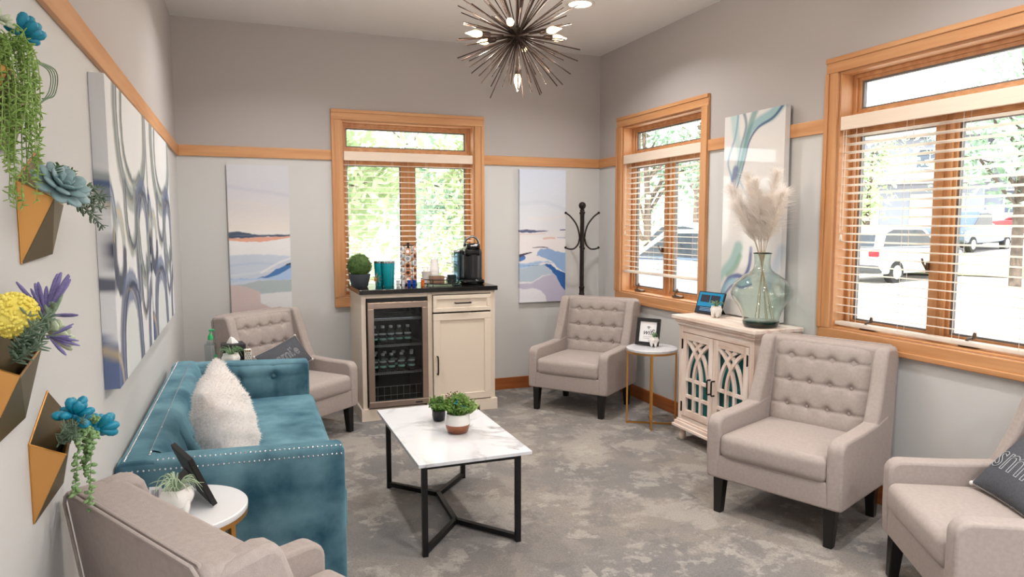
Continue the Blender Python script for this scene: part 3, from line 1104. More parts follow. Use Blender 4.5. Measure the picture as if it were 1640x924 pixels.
for k, y0 in enumerate((0.0, SL - 0.115)):
    a = MB()
    def cut(q):
        return q
    a.rbox((0.0, y0, 0.10), (SD - 0.005, y0 + 0.115, SH), 0.022, 3, 5)
    a.v = [(x, y, z - (0.020 * max(0, x - 0.1) / 0.65 if z > 0.5 else 0)) for x, y, z in a.v]
    a.build('arm', 'velvet', sofa, smooth=60)
    # tufted inner face
    yi = 0.115 if k == 0 else SL - 0.115
    sg = 1 if k == 0 else -1
    tb = [0.16, 0.355, 0.55]
    def inn(u, v):
        x = 0.05 + u * (SD - 0.075)
        top = SH - 0.018 - 0.020 * max(0, x - 0.1) / 0.65
        z = 0.40 + v * (top - 0.40)
        d = 0.030 * (1 - (2 * u - 1) ** 8) * (1 - max(0, 2 * v - 1) ** 6)
        for xb in tb:
            for zb in (0.60,):
                d -= 0.026 * math.exp(-((x - xb) / 0.024) ** 2 - ((z - zb) / 0.024) ** 2)
                d -= 0.009 * math.exp(-((x - xb) / 0.07) ** 2 - ((z - zb) / 0.06) ** 2)
            d -= 0.005 * math.exp(-((x - xb) / 0.008) ** 2)
        d -= 0.004 * math.exp(-((z - 0.60) / 0.010) ** 2)
        return (x, yi + sg * d, z)
    MB().grid(inn, 60, 26, flip=(k == 0)).build('tufted_side', 'velvet', sofa, smooth=180)
    bm2 = MB().sphere((0, 0, 0), 0.012, 10, 6, (1, 0.6, 1)).mesh('button', 'velvet', 180)
    for xb in tb:
        inst('button', bm2, sofa, (xb, yi + sg * 0.006, 0.60))
MB().rbox((0.20, 0.118, 0.30), (SD + 0.015, SL - 0.118, 0.482), 0.032, 4, 8, crown=(0.004, 0, 0.010)).build('seat_cushion', 'velvet', sofa, smooth=180)
for sx in (0.06, SD - 0.08):
    for yy in (0.06, SL - 0.06):
        MB().tube([(sx, yy, 0), (sx, yy, 0.125)], [0.016, 0.024], 10).build('leg', 'black_wood', sofa, smooth=50)
nb = MB()
def nails(p0, p1, step=0.0165):
    p0, p1 = Vector(p0), Vector(p1)
    n = int((p1 - p0).length / step)
    for i in range(n + 1):
        nb.sphere(tuple(p0.lerp(p1, i / n)), 0.0048, 6, 4)
nails((0.028, 0.02, 0.704), (0.028, SL - 0.02, 0.704))
nails((0.100, 0.06, 0.706), (0.100, SL - 0.10, 0.706))
nails((0.02, 0.001, 0.672), (SD - 0.02, 0.001, 0.655))
nails((0.03, 0.020, 0.700), (SD - 0.02, 0.020, 0.681))
tag(nb.build('nailhead_trim', 'nail_silver', sofa, smooth=180), kind='stuff')
b = MB()
for off in (0.012, 0.055):
    pass

# ---------------------------------------------------------------- cushions
def pillow_fn(w, h, th, e=0.55, pinch=0.09):
    def f(u, v, side):
        x = w / 2 * u * (1 - pinch * (1 - v * v) * abs(u))
        y = h / 2 * v * (1 - pinch * (1 - u * u) * abs(v))
        z = th / 2 * (max(0, 1 - u * u) ** e) * (max(0, 1 - v * v) ** e)
        return (x, y, side * z)
    return f
def pillow_mesh(b, f, n=30, jit=0.0, seed=1):
    rn = random.Random(seed)
    g = [math.sin(PI * (i / n - 0.5)) for i in range(n + 1)]
    idx = {}
    vs = []
    fs = []
    for side in (1, -1):
        for j in range(n + 1):
            for i in range(n + 1):
                edge = i in (0, n) or j in (0, n)
                k = (i, j, 0 if edge else side)
                if k in idx:
                    continue
                idx[k] = len(vs)
                p = Vector(f(g[i], g[j], side))
                if jit and not edge:
                    p += Vector((rn.gauss(0, jit), rn.gauss(0, jit), rn.gauss(0, jit)))
                vs.append(tuple(p))
        for j in range(n):
            for i in range(n):
                q = []
                for (a, c) in ((i, j), (i + 1, j), (i + 1, j + 1), (i, j + 1)):
                    q.append(idx[(a, c, 0 if (a in (0, n) or c in (0, n)) else side)])
                fs.append(tuple(q) if side > 0 else tuple(q[::-1]))
    b.add(vs, fs)
    return b

mat('fur_pile', (248, 246, 245), 0.95, transl=0.5, spec=0.05)
# white faux fur cushion, seen nearly edge on
wp = thing('fur_cushion', 'shaggy white and beige faux fur cushion on the teal sofa seat', 'cushion', (-0.075, 3.03, 0.478))
fz = pillow_fn(0.40, 0.43, 0.21, 0.5, 0.03)
b = pillow_mesh(MB(), fz, 40, 0.0)
rn = random.Random(5)
# lumpy pile
def lump(p):
    return 0.007 * math.sin(31 * p[0] + 7 * p[2]) * math.cos(27 * p[1] + 3) + 0.004 * math.sin(67 * p[1] + 40 * p[0] + 11 * p[2]) + 0.003 * math.sin(113 * p[0] - 90 * p[1])
b.v = [(x * (1 + lump((x, y, z))), y * (1 + lump((y, x, z))), z + (1 if z > 0 else -1) * lump((x, y, z)) * (1 if abs(z) > 0.01 else 0)) for x, y, z in b.v]
fv, ff = list(b.v), list(b.f)
Mp = Matrix.Translation((0, 0, 0.215)) @ Matrix.Rotation(math.radians(-8), 4, 'Z') @ Matrix.Rotation(math.radians(90 - 14), 4, 'Y') @ Matrix.Rotation(math.radians(98), 4, 'Z')
b = MB().add(fv, ff, Mp)
body = b.build('cover', 'fur_white', wp, smooth=180)
fur = MB()
me = body.data
vn = [v.normal.copy() for v in me.vertices]
for fidx, pl in enumerate(me.polygons):
    for k in range(4):
        ws = [rn.random() for _ in pl.vertices]
        sw = sum(ws)
        p = sum((me.vertices[i].co * (w / sw) for i, w in zip(pl.vertices, ws)), Vector())
        nrm = pl.normal
        d = (nrm + Vector((rn.gauss(0, .6), rn.gauss(0, .6), rn.gauss(-0.2, .6)))).normalized()
        side = d.orthogonal().normalized() * 0.0016
        L_ = rn.uniform(0.008, 0.018)
        fur.add([tuple(p - side), tuple(p + side), tuple(p + d * L_)], [(0, 1, 2)])
tag(fur.build('pile', 'fur_pile', wp), kind='stuff')

def word_pillow(label, loc, M, w=0.40, h=0.40, word='smile', tsize=0.15):
    t = thing('grey_pillow', label, 'pillow', loc)
    f = pillow_fn(w, h, 0.13, 0.5, 0.07)
    pillow_mesh(MB(), f, 24)
    b = pillow_mesh(MB(), f, 24)
    b = MB().add(b.v, b.f, M)
    b.build('cover', 'pillow_grey', t, smooth=180)
    # whip-stitched yarn at the corners and edges
    st = MB()
    for e in range(4):
        for k in range(46):
            s_ = -1 + 2 * (k + 0.5) / 46
            u, v = ((s_, -1), (1, s_), (s_, 1), (-1, s_))[e]
            p = Vector(f(u, v, 0))
            a = 0.006
            st.tube([tuple(p + Vector((a * 0.4, 0, a))), tuple(p * 1.02), tuple(p + Vector((-a * 0.4, 0, -a)))], 0.0016, 4)
    MB().add(st.v, st.f, M).build('whip_stitch', 'thread_white', t)
    for su in (-1, 1):
        for sv in (-1, 1):
            p = Vector(f(su * 0.99, sv * 0.99, 0))
            q = MB().add(*(lambda m: (m.v, m.f))(MB().sphere(tuple(p * 1.0), 0.010, 8, 6)), M)
            q.build('corner_knot', 'thread_white', t, smooth=180)
    vs, fs = text_mesh(word, tsize, outline=0.0016)
    out = []
    for x, y, z in vs:
        u, v = max(-0.98, min(0.98, x / (w / 2))), max(-0.98, min(0.98, y / (h / 2)))
        out.append((x, y, f(u, v, 1)[2] + z + 0.001))
    MB().add(out, fs, M).build('stitched_word', 'thread_light', t)
    return t
# on the right edge chair: leans on the back, tilted
def basis(xa, ya, o=(0, 0, 0)):
    xa = Vector(xa).normalized()
    ya = Vector(ya)
    ya = (ya - xa * ya.dot(xa)).normalized()
    za = xa.cross(ya)
    return Matrix(((xa.x, ya.x, za.x, o[0]), (xa.y, ya.y, za.y, o[1]), (xa.z, ya.z, za.z, o[2]), (0, 0, 0, 1)))
# chair C frame: er=(-.49,-.872) (image right), eb=(.872,-.49) (backwards)
er, eb = Vector((-0.517, -0.856, 0)), Vector((0.856, -0.517, 0))
Oc = Vector((2.398, 1.845, 0))
xa_ = Vector((-0.43, -0.90, -0.02)).normalized()
ya_ = Vector((0.20, -0.02, 0.20))
ya_ = (ya_ - xa_ * ya_.dot(xa_)).normalized()
pc = Vector((2.757, 1.880, 0.436)) + xa_ * 0.205 + ya_ * 0.14 + xa_.cross(ya_) * 0.03
word_pillow('dark grey pillow with outlined stitched lettering on the right edge armchair', (pc.x, pc.y, 0.43),
            basis(xa_, ya_, (0, 0, pc.z - 0.43)), 0.44, 0.30, 'smile', 0.165)
er, eb = Vector((0.760, 0.649, 0)), Vector((-0.649, 0.760, 0))
Od = Vector((0.487, 4.89, 0))
pd = Od + eb * 0.37 + er * 0.03
word_pillow('dark grey pillow lying against the back of the far left armchair', (pd.x, pd.y, 0.43),
            basis(er * 0.95 + Vector((0, 0, 0.24)), eb * 0.55 + Vector((0, 0, 0.80)), (0, 0, 0.120)), 0.40, 0.22, 'smile', 0.10)
# ---------------------------------------------------------------- marble coffee table
ct = thing('coffee_table', 'rectangular white marble coffee table on a black metal frame', 'coffee table', (0.97, 3.44, 0))
MB().box(0.700, 1.243, 2.945, 3.935, 0.428, 0.445).build('table_top', 'marble', ct, bevel=0.002, world=True)
q = 0.0125
legs = [(0.738, 2.995), (1.185, 2.985), (0.752, 3.885), (1.190, 3.880)]
for x, y in legs:
    MB().box(x - q, x + q, y - q, y + q, 0, 0.428).build('leg', 'black_metal', ct, world=True, bevel=0.001)
J0, J1 = (0.962, 3.27), (0.975, 3.64)
for a, c in ((legs[0], J0), (legs[1], J0), (legs[2], J1), (legs[3], J1), (J0, J1)):
    MB().tube([(a[0], a[1], 0.022), (c[0], c[1], 0.022)], q * 1.35, 4).build('floor_bar', 'black_metal', ct, world=True)
for a, c in ((legs[0], legs[1]), (legs[2], legs[3]), (legs[0], legs[2]), (legs[1], legs[3])):
    MB().tube([(a[0], a[1], 0.416), (c[0], c[1], 0.416)], q * 1.2, 4).build('apron_bar', 'black_metal', ct, world=True)

# ---------------------------------------------------------------- round side tables
def side_table(label, loc, r, h, topm, rot, square=0.0065):
    t = thing('side_table', label, 'side table', loc, rot, 'round side tables with gold legs')
    MB().lathe([(0, h - 0.020), (r - 0.002, h - 0.020), (r, h - 0.017), (r, h - 0.003), (r - 0.003, h), (0, h)], 56).build('table_top', topm, t, smooth=40)
    MB().lathe([(r - 0.012, h - 0.034), (r - 0.001, h - 0.034), (r - 0.001, h - 0.0205), (r - 0.012, h - 0.0205)], 56).build('rim_band', 'gold_metal', t, smooth=40)
    for k in range(4):
        a = k * PI / 2
        x, y = (r - 0.010) * math.cos(a), (r - 0.010) * math.sin(a)
        MB().tube([(x, y, 0.0), (x, y, h - 0.03)], square * 1.4, 4).build('leg', 'gold_metal', t)
    for k in range(2):
        a = k * PI / 2
        x, y = (r - 0.010) * math.cos(a), (r - 0.010) * math.sin(a)
        MB().tube([(x, y, 0.008), (-x, -y, 0.008)], square * 1.3, 4).build('floor_bar', 'gold_metal', t)
    return t
side_table('round marble side table with thin gold legs beside the carved cabinet', (2.842, 4.445, 0), 0.188, 0.583, 'marble_soft', math.radians(149))
side_table('round white side table with gold legs in front of the near sofa arm', (-0.205, 2.375, 0), 0.203, 0.61, 'white_lacquer', math.radians(40), 0.009)
side_table('round white side table hidden behind the far sofa arm holding a tissue box', (-0.14, 4.72, 0), 0.20, 0.61, 'white_lacquer', math.radians(40), 0.009)

# ---------------------------------------------------------------- coffee bar cabinet
CX0, CX1, CY0, CY1 = 0.838, 1.905, 5.315, 5.872
cab = thing('bar_cabinet', 'cream painted coffee bar cabinet with a drawer and a door', 'cabinet', (1.37, 5.6, 0))
def cb(name, *bx, m='cream_paint', p=None, bev=0.002):
    return MB().box(*bx).build(name, m, p or cab, world=True, bevel=bev)
cb('side_panel', CX0, CX0 + 0.02, CY0, CY1, 0.02, 0.972)
cb('side_panel', CX1 - 0.02, CX1, CY0, CY1, 0.02, 0.972)
cb('back_panel', CX0 + 0.02, CX1 - 0.02, CY1 - 0.015, CY1, 0.02, 0.972)
cb('divider', 1.358, 1.376, CY0 + 0.005, CY1 - 0.015, 0.02, 0.95)
cb('face_stile', CX0, 0.872, CY0 - 0.018, CY0, 0.09, 0.972)
cb('face_stile', 1.350, 1.386, CY0 - 0.018, CY0, 0.09, 0.972)
cb('face_stile', 1.868, CX1, CY0 - 0.018, CY0, 0.09, 0.972)
cb('face_rail', 0.872, 1.350, CY0 - 0.018, CY0, 0.940, 0.972)
cb('face_rail', 1.386, 1.868, CY0 - 0.018, CY0, 0.950, 0.972)
cb('floor_panel', CX0 + 0.02, CX1 - 0.02, CY0, CY1 - 0.015, 0.075, 0.092)
# plinth with cut-out feet
for x0, x1 in ((CX0 - 0.014, CX0 + 0.135), (CX1 - 0.135, CX1 + 0.014)):
    cb('plinth_foot', x0, x1, CY0 - 0.034, CY0 - 0.004, 0.0, 0.092)
for x0, x1 in ((CX0 - 0.014, CX0), (CX1, CX1 + 0.014)):
    cb('plinth_side', x0, x1, CY0 - 0.004, CY1, 0.0, 0.092)
MB().prism([(CX0 + 0.135, 0.045), (CX0 + 0.15, 0.042), (CX0 + 0.165, 0.05), (CX0 + 0.18, 0.066), (CX1 - 0.18, 0.066), (CX1 - 0.165, 0.05), (CX1 - 0.15, 0.042), (CX1 - 0.135, 0.045), (CX1 - 0.135, 0.092), (CX0 + 0.135, 0.092)], CY0 - 0.034, CY0 - 0.004, 'y').build('plinth_rail', 'cream_paint', cab, world=True)
def shaker(name, x0, x1, z0, z1, w):
    y0 = CY0 - 0.036
    d = MB().box(x0 + w, x1 - w, y0 + 0.010, CY0 - 0.016, z0 + w, z1 - w).build(name, 'cream_paint', cab, world=True)
    for n_, bx in (('rail', (x0, x1, z1 - w, z1)), ('rail', (x0, x1, z0, z0 + w)), ('stile', (x0, x0 + w, z0 + w, z1 - w)), ('stile', (x1 - w, x1, z0 + w, z1 - w))):
        MB().box(bx[0], bx[1], y0, CY0 - 0.016, bx[2], bx[3]).build(n_, 'cream_paint', d, world=True, bevel=0.003)
    return d
dr = shaker('drawer', 1.390, 1.866, 0.812, 0.944, 0.032)
hb = MB().tube([(1.565, CY0 - 0.036, 0.882), (1.565, CY0 - 0.062, 0.882), (1.58, CY0 - 0.066, 0.882), (1.676, CY0 - 0.066, 0.882), (1.69, CY0 - 0.062, 0.882), (1.69, CY0 - 0.036, 0.882)], 0.006, 8)
hb.build('handle', 'handle_dark', dr, world=True, smooth=60)
do = shaker('door', 1.390, 1.866, 0.100, 0.800, 0.055)
hb = MB().tube([(1.418, CY0 - 0.036, 0.325), (1.418, CY0 - 0.062, 0.325), (1.418, CY0 - 0.067, 0.345), (1.418, CY0 - 0.067, 0.445), (1.418, CY0 - 0.062, 0.465), (1.418, CY0 - 0.036, 0.465)], 0.006, 8)
hb.build('handle', 'handle_dark', do, world=True, smooth=60)
tag(MB().box(CX0 - 0.016, CX1 + 0.016, CY0 - 0.045, YB - 0.012, 0.972, 1.008).build('countertop', 'granite_black', bevel=0.003),
    'polished black stone countertop on the cream coffee bar cabinet', 'countertop')

# ---------------------------------------------------------------- glass door fridge
FX0, FX1, FZ0, FZ1 = 0.880, 1.342, 0.105, 0.925
fr = thing('beverage_fridge', 'stainless glass-door beverage fridge built into the cream cabinet', 'fridge', (1.11, 5.6, 0.092))
def fb(name, m, *bx, bev=0.0):
    return MB().box(*bx).build(name, m, fr, world=True, bevel=bev)
fy0, fy1 = CY0 + 0.005, CY1 - 0.03
fb('side_wall', 'fridge_dark', FX0 + 0.002, FX0 + 0.018, fy0, fy1, 0.095, 0.915)
fb('side_wall', 'fridge_dark', FX1 - 0.018, FX1 - 0.002, fy0, fy1, 0.095, 0.915)
fb('back_wall', 'fridge_dark', FX0 + 0.018, FX1 - 0.018, fy1 - 0.02, fy1, 0.095, 0.915)
fb('top_wall', 'fridge_dark', FX0 + 0.018, FX1 - 0.018, fy0, fy1 - 0.02, 0.900, 0.915)
fb('floor_wall', 'fridge_dark', FX0 + 0.018, FX1 - 0.018, fy0, fy1 - 0.02, 0.095, 0.125)
fb('top_vent', 'fridge_dark', FX0, FX1, CY0 - 0.020, fy0, 0.912, 0.938)
dy0, dy1 = CY0 - 0.055, CY0 - 0.012
fw_ = 0.046
dd = fb('door', 'stainless', FX0, FX1, dy0, dy1, FZ1 - 0.062, FZ1 - 0.015, bev=0.003)
for bx in ((FX0, FX1, FZ0, FZ0 + 0.045), (FX0, FX0 + fw_, FZ0 + 0.045, FZ1 - 0.062), (FX1 - fw_, FX1, FZ0 + 0.045, FZ1 - 0.062)):
    MB().box(bx[0], bx[1], dy0, dy1, bx[2], bx[3]).build('door_frame', 'stainless', dd, world=True, bevel=0.003)
MB().box(FX0 + fw_, FX1 - fw_, dy0 + 0.012, dy0 + 0.018, FZ0 + 0.045, FZ1 - 0.062).build('door_glass', 'fridge_glass', dd, world=True)
MB().box(FX1 - 0.105, FX1 - 0.05, dy0 - 0.002, dy0, FZ0 + 0.012, FZ0 + 0.024).build('badge', 'fridge_dark', dd, world=True)
MB().tube([(FX1 - 0.02, dy0 + 0.02, FZ0 - 0.012), (FX1 - 0.02, dy0 + 0.02, FZ0)], 0.012, 10).build('hinge', 'fridge_dark', dd, world=True)
def shelf(z):
    s = MB()
    x0, x1, y0, y1 = FX0 + 0.022, FX1 - 0.022, CY0 + 0.02, fy1 - 0.04
    for yy in (y0, y1):
        s.tube([(x0, yy, z), (x1, yy, z)], 0.003, 5)
    s.tube([(x0, y0, z + 0.012), (x1, y0, z + 0.012)], 0.0025, 5)
    n = 26
    for i in range(n + 1):
        x = x0 + (x1 - x0) * i / n
        s.tube([(x, y0, z + 0.012), (x, y0, z + 0.003), (x, y1, z + 0.003)], 0.0016, 4)
    s.build('wire_shelf', 'wire_steel', fr, world=True)
SHZ = (0.765, 0.560, 0.345)
for z in SHZ:
    shelf(z)
s = MB()
x0, x1, y0 = FX0 + 0.03, FX1 - 0.03, CY0 + 0.03
for z in (0.175, 0.245):
    s.tube([(x0, y0, z), (x1, y0, z)], 0.002, 4)
for i in range(9):
    x = x0 + (x1 - x0) * i / 8
    s.tube([(x, y0, 0.13), (x, y0, 0.245)], 0.0016, 4)
s.build('bottom_rack', 'wire_steel', fr, world=True)

def make_bottle(label):
    t = thing('water_bottle', label, 'bottle', (0, 0, 0), 0, 'small water bottles in the fridge')
    MB().lathe([(0, 0), (0.024, 0), (0.029, 0.006), (0.029, 0.03), (0.0275, 0.034), (0.0275, 0.085), (0.029, 0.09), (0.026, 0.105), (0.013, 0.122), (0.012, 0.135), (0, 0.135)], 16).build('bottle_body', 'clear_plastic', t, smooth=60)
    MB().lathe([(0, 0.128), (0.0145, 0.128), (0.0145, 0.146), (0, 0.147)], 12).build('cap', 'bottle_cap', t, smooth=40)
    for m, a, c in (('label_mint', 0.036, 0.052), ('label_navy', 0.052, 0.077), ('label_white', 0.077, 0.084)):
        MB().lathe([(0.0276, a), (0.0282, a), (0.0282, c), (0.0276, c)], 16).build('label_band', m, t, smooth=40)
    return t
ords = ['first', 'second', 'third', 'fourth', 'fifth', 'sixth', 'seventh']
bot = None
def bottle(x, y, z, label):
    global bot
    if bot is None:
        bot = make_bottle(label)
        bot.location = (x, y, z)
    else:
        copy_tree(bot, loc=(x, y, z), rz=random.uniform(0, 6), label=label)
for i, x in enumerate((0.952, 1.018, 1.082, 1.146, 1.216)):
    bottle(x, CY0 + 0.10, SHZ[1] + 0.006, 'labelled water bottle on the upper fridge shelf, %s from the left' % ords[i])
for i, x in enumerate((0.948, 1.014, 1.08, 1.16, 1.24)):
    bottle(x, CY0 + 0.085, SHZ[2] + 0.006, 'labelled water bottle in the front row of the lower fridge shelf, %s from the left' % ords[i])
for i, x in enumerate((0.975, 1.045, 1.118, 1.19, 1.262)):
    bottle(x, CY0 + 0.175, SHZ[2] + 0.006, 'labelled water bottle in the second row of the lower fridge shelf, %s from the left' % ords[i])

# ---------------------------------------------------------------- carved whitewashed cabinet
HX0, HX1, HY0, HY1 = 2.828, 3.140, 3.315, 4.065
hc = thing('carved_cabinet', 'whitewashed carved wood cabinet with gothic lattice doors by the right wall', 'cabinet', (2.97, 3.69, 0))
def hb_(name, m, *bx, p=None, bev=0.003):
    return MB().box(*bx).build(name, m, p or hc, world=True, bevel=bev)
hb_('side_panel', 'washed_z', HX0, HX1, HY0, HY0 + 0.02, 0.15, 0.80)
hb_('side_panel', 'washed_z', HX0, HX1, HY1 - 0.02, HY1, 0.15, 0.80)
hb_('back_panel', 'teal_panel', HX0 + 0.040, HX0 + 0.055, HY0 + 0.02, HY1 - 0.02, 0.15, 0.80)
hb_('floor_panel', 'teal_panel', HX0 + 0.03, HX1 - 0.02, HY0 + 0.02, HY1 - 0.02, 0.15, 0.165)
hb_('inner_shelf', 'teal_panel', HX0 + 0.030, HX0 + 0.040, HY0 + 0.02, HY1 - 0.02, 0.44, 0.458)
hb_('corner_post', 'washed_z', HX0 - 0.006, HX0 + 0.03, HY0 - 0.004, HY0 + 0.036, 0.15, 0.80)
hb_('corner_post', 'washed_z', HX0 - 0.006, HX0 + 0.03, HY1 - 0.036, HY1 + 0.004, 0.15, 0.80)
hb_('top_rail', 'washed_y', HX0 - 0.004, HX0 + 0.03, HY0 + 0.036, HY1 - 0.036, 0.762, 0.80)
hb_('bottom_rail', 'washed_y', HX0 - 0.004, HX0 + 0.03, HY0 + 0.036, HY1 - 0.036, 0.15, 0.178)
# cornice and top
for z0, z1, o in ((0.800, 0.812, 0.010), (0.812, 0.826, 0.020), (0.826, 0.836, 0.026), (0.836, 0.850, 0.036)):
    hb_('cornice', 'washed_y', HX0 - o, HX1 + 0.010, HY0 - o, HY1 + o, z0, z1, bev=0.004)
hb_('top', 'washed_y', HX0 - 0.046, HX1 + 0.012, HY0 - 0.046, HY1 + 0.046, 0.850, 0.875, bev=0.004)
for z0, z1, o in ((0.135, 0.150, 0.012), (0.112, 0.135, 0.024), (0.092, 0.112, 0.036)):
    hb_('base_moulding', 'washed_y', HX0 - o, HX1 + 0.006, HY0 - o, HY1 + o, z0, z1, bev=0.004)
for xx in (HX0 + 0.02, HX1 - 0.03):
    for yy in (HY0 + 0.02, HY1 - 0.02):
        MB().lathe([(0, 0), (0.015, 0), (0.022, 0.012), (0.025, 0.03), (0.021, 0.05), (0.016, 0.07), (0.022, 0.08), (0.022, 0.092), (0, 0.092)], 14, (xx, yy, 0)).build('turned_foot', 'washed_z', hc, smooth=50, world=True)

def lattice_door(ya, yb, hinge):
    """door in the plane x = HX0; ya > yb (image left to right)"""
    z0, z1 = 0.182, 0.758
    w = ya - yb
    xf, xb = HX0 - 0.010, HX0 + 0.014
    st = 0.046
    d = MB().box(xf, xb, ya - st, ya, z0, z1).build('lattice_door', 'washed_z', hc, world=True, bevel=0.002)
    MB().box(xf, xb, yb, yb + st, z0, z1).build('stile', 'washed_z', d, world=True, bevel=0.002)
    MB().box(xf, xb, yb + st, ya - st, z1 - st, z1).build('rail', 'washed_y', d, world=True, bevel=0.002)
    MB().box(xf, xb, yb + st, ya - st, z0, z0 + st).build('rail', 'washed_y', d, world=True, bevel=0.002)
    MB().box(xb - 0.003, xb - 0.001, yb + st, ya - st, z0 + st, z1 - st).build('door_pane', 'cab_glass', d, world=True)
    iw = w - 2 * st
    iz0, iz1 = z0 + st, z1 - st
    def P(u, v):
        return (ya - st - u * iw, iz0 + v * (iz1 - iz0))
    def strip(pts, wd, xo=0.0):
        """flat bar of width wd along a path of (u,v) points"""
        q = [Vector(P(*p)) for p in pts]
        L_, R_ = [], []
        for i, p in enumerate(q):
            t_ = (q[min(i + 1, len(q) - 1)] - q[max(i - 1, 0)]).normalized()
            n_ = Vector((-t_.y, t_.x)) * wd / 2
            L_.append(p + n_)
            R_.append(p - n_)
        m = MB()
        k = len(q)
        x0_, x1_ = xf + 0.001 + xo, xb - 0.004
        vs = [(x0_, a.x, a.y) for a in L_] + [(x0_, a.x, a.y) for a in R_] + [(x1_, a.x, a.y) for a in L_] + [(x1_, a.x, a.y) for a in R_]
        fs = []
        for i in range(k - 1):
            fs += [(i, i + 1, k + i + 1, k + i), (2 * k + i, 3 * k + i, 3 * k + i + 1, 2 * k + i + 1), (i, 2 * k + i, 2 * k + i + 1, i + 1), (k + i, k + i + 1, 3 * k + i + 1, 3 * k + i)]
        fs += [(0, k, 3 * k, 2 * k), (k - 1, 3 * k - 1, 4 * k - 1, 2 * k - 1)]
        return m.add(vs, fs)
    def arc(u0, v0, u1, v1, bul):
        # leaves (u0,v0) vertically and bends over to (u1,v1)
        out = []
        for i in range(13):
            s_ = i / 12
            out.append((u0 + (u1 - u0) * s_ ** bul, v0 + (v1 - v0) * (1 - (1 - s_) ** 1.25)))
        return out
    bars = []
    vm = 0.44
    for u in (0.34, 0.66):
        bars.append(([(u, -0.02), (u, vm)], 0.021, 0))
    for v in (0.20, 0.44):
        bars.append(([(-0.02, v), (1.02, v)], 0.021, 0.001))
    bars.append((arc(0.34, vm, 1.0, 0.99, 1.9), 0.023, 0))
    bars.append((arc(0.66, vm, 0.0, 0.99, 1.9), 0.023, 0.0012))
    bars.append((arc(0.04, vm, 0.72, 1.0, 1.9), 0.023, 0.0024))
    bars.append((arc(0.96, vm, 0.28, 1.0, 1.9), 0.023, 0.0036))
    for pts, wd, xo in bars:
        strip(pts, wd, xo).build('tracery_bar', 'washed_z', d, world=True)
    hy = (yb + 0.020) if hinge > 0 else (ya - 0.020)
    hm = MB().tube([(xf, hy, 0.49), (xf - 0.022, hy, 0.49), (xf - 0.026, hy, 0.482), (xf - 0.026, hy, 0.402), (xf - 0.022, hy, 0.395), (xf, hy, 0.395)], 0.0055, 7)
    hm.build('handle', 'iron_dark', d, world=True, smooth=50)
    hy = (ya - 0.006) if hinge > 0 else (yb + 0.006)
    for zz in (0.245, 0.68):
        MB().box(xf - 0.004, xf, hy - 0.005, hy + 0.005, zz - 0.032, zz + 0.032).tube([(xf - 0.006, hy, zz - 0.035), (xf - 0.006, hy, zz + 0.035)], 0.004, 6).build('hinge', 'iron_dark', d, world=True)
glassmat('cab_glass', (225, 238, 238), 0.6)
ym = (HY0 + HY1) / 2
lattice_door(HY1 - 0.038, ym + 0.002, 1)
lattice_door(ym - 0.002, HY0 + 0.038, -1)
# ---------------------------------------------------------------- paintings
def smooth(pts, n=8):
    out = []
    P = [pts[0]] + list(pts) + [pts[-1]]
    for i in range(1, len(P) - 2):
        p0, p1, p2, p3 = [np.array(P[i + k], float) for k in (-1, 0, 1, 2)]
        for k in range(n):
            t = k / n
            out.append(0.5 * ((2 * p1) + (p2 - p0) * t + (2 * p0 - 5 * p1 + 4 * p2 - p3) * t * t + (3 * p1 - p0 - 3 * p2 + p3) * t ** 3))
    out.append(np.array(pts[-1], float))
    return out

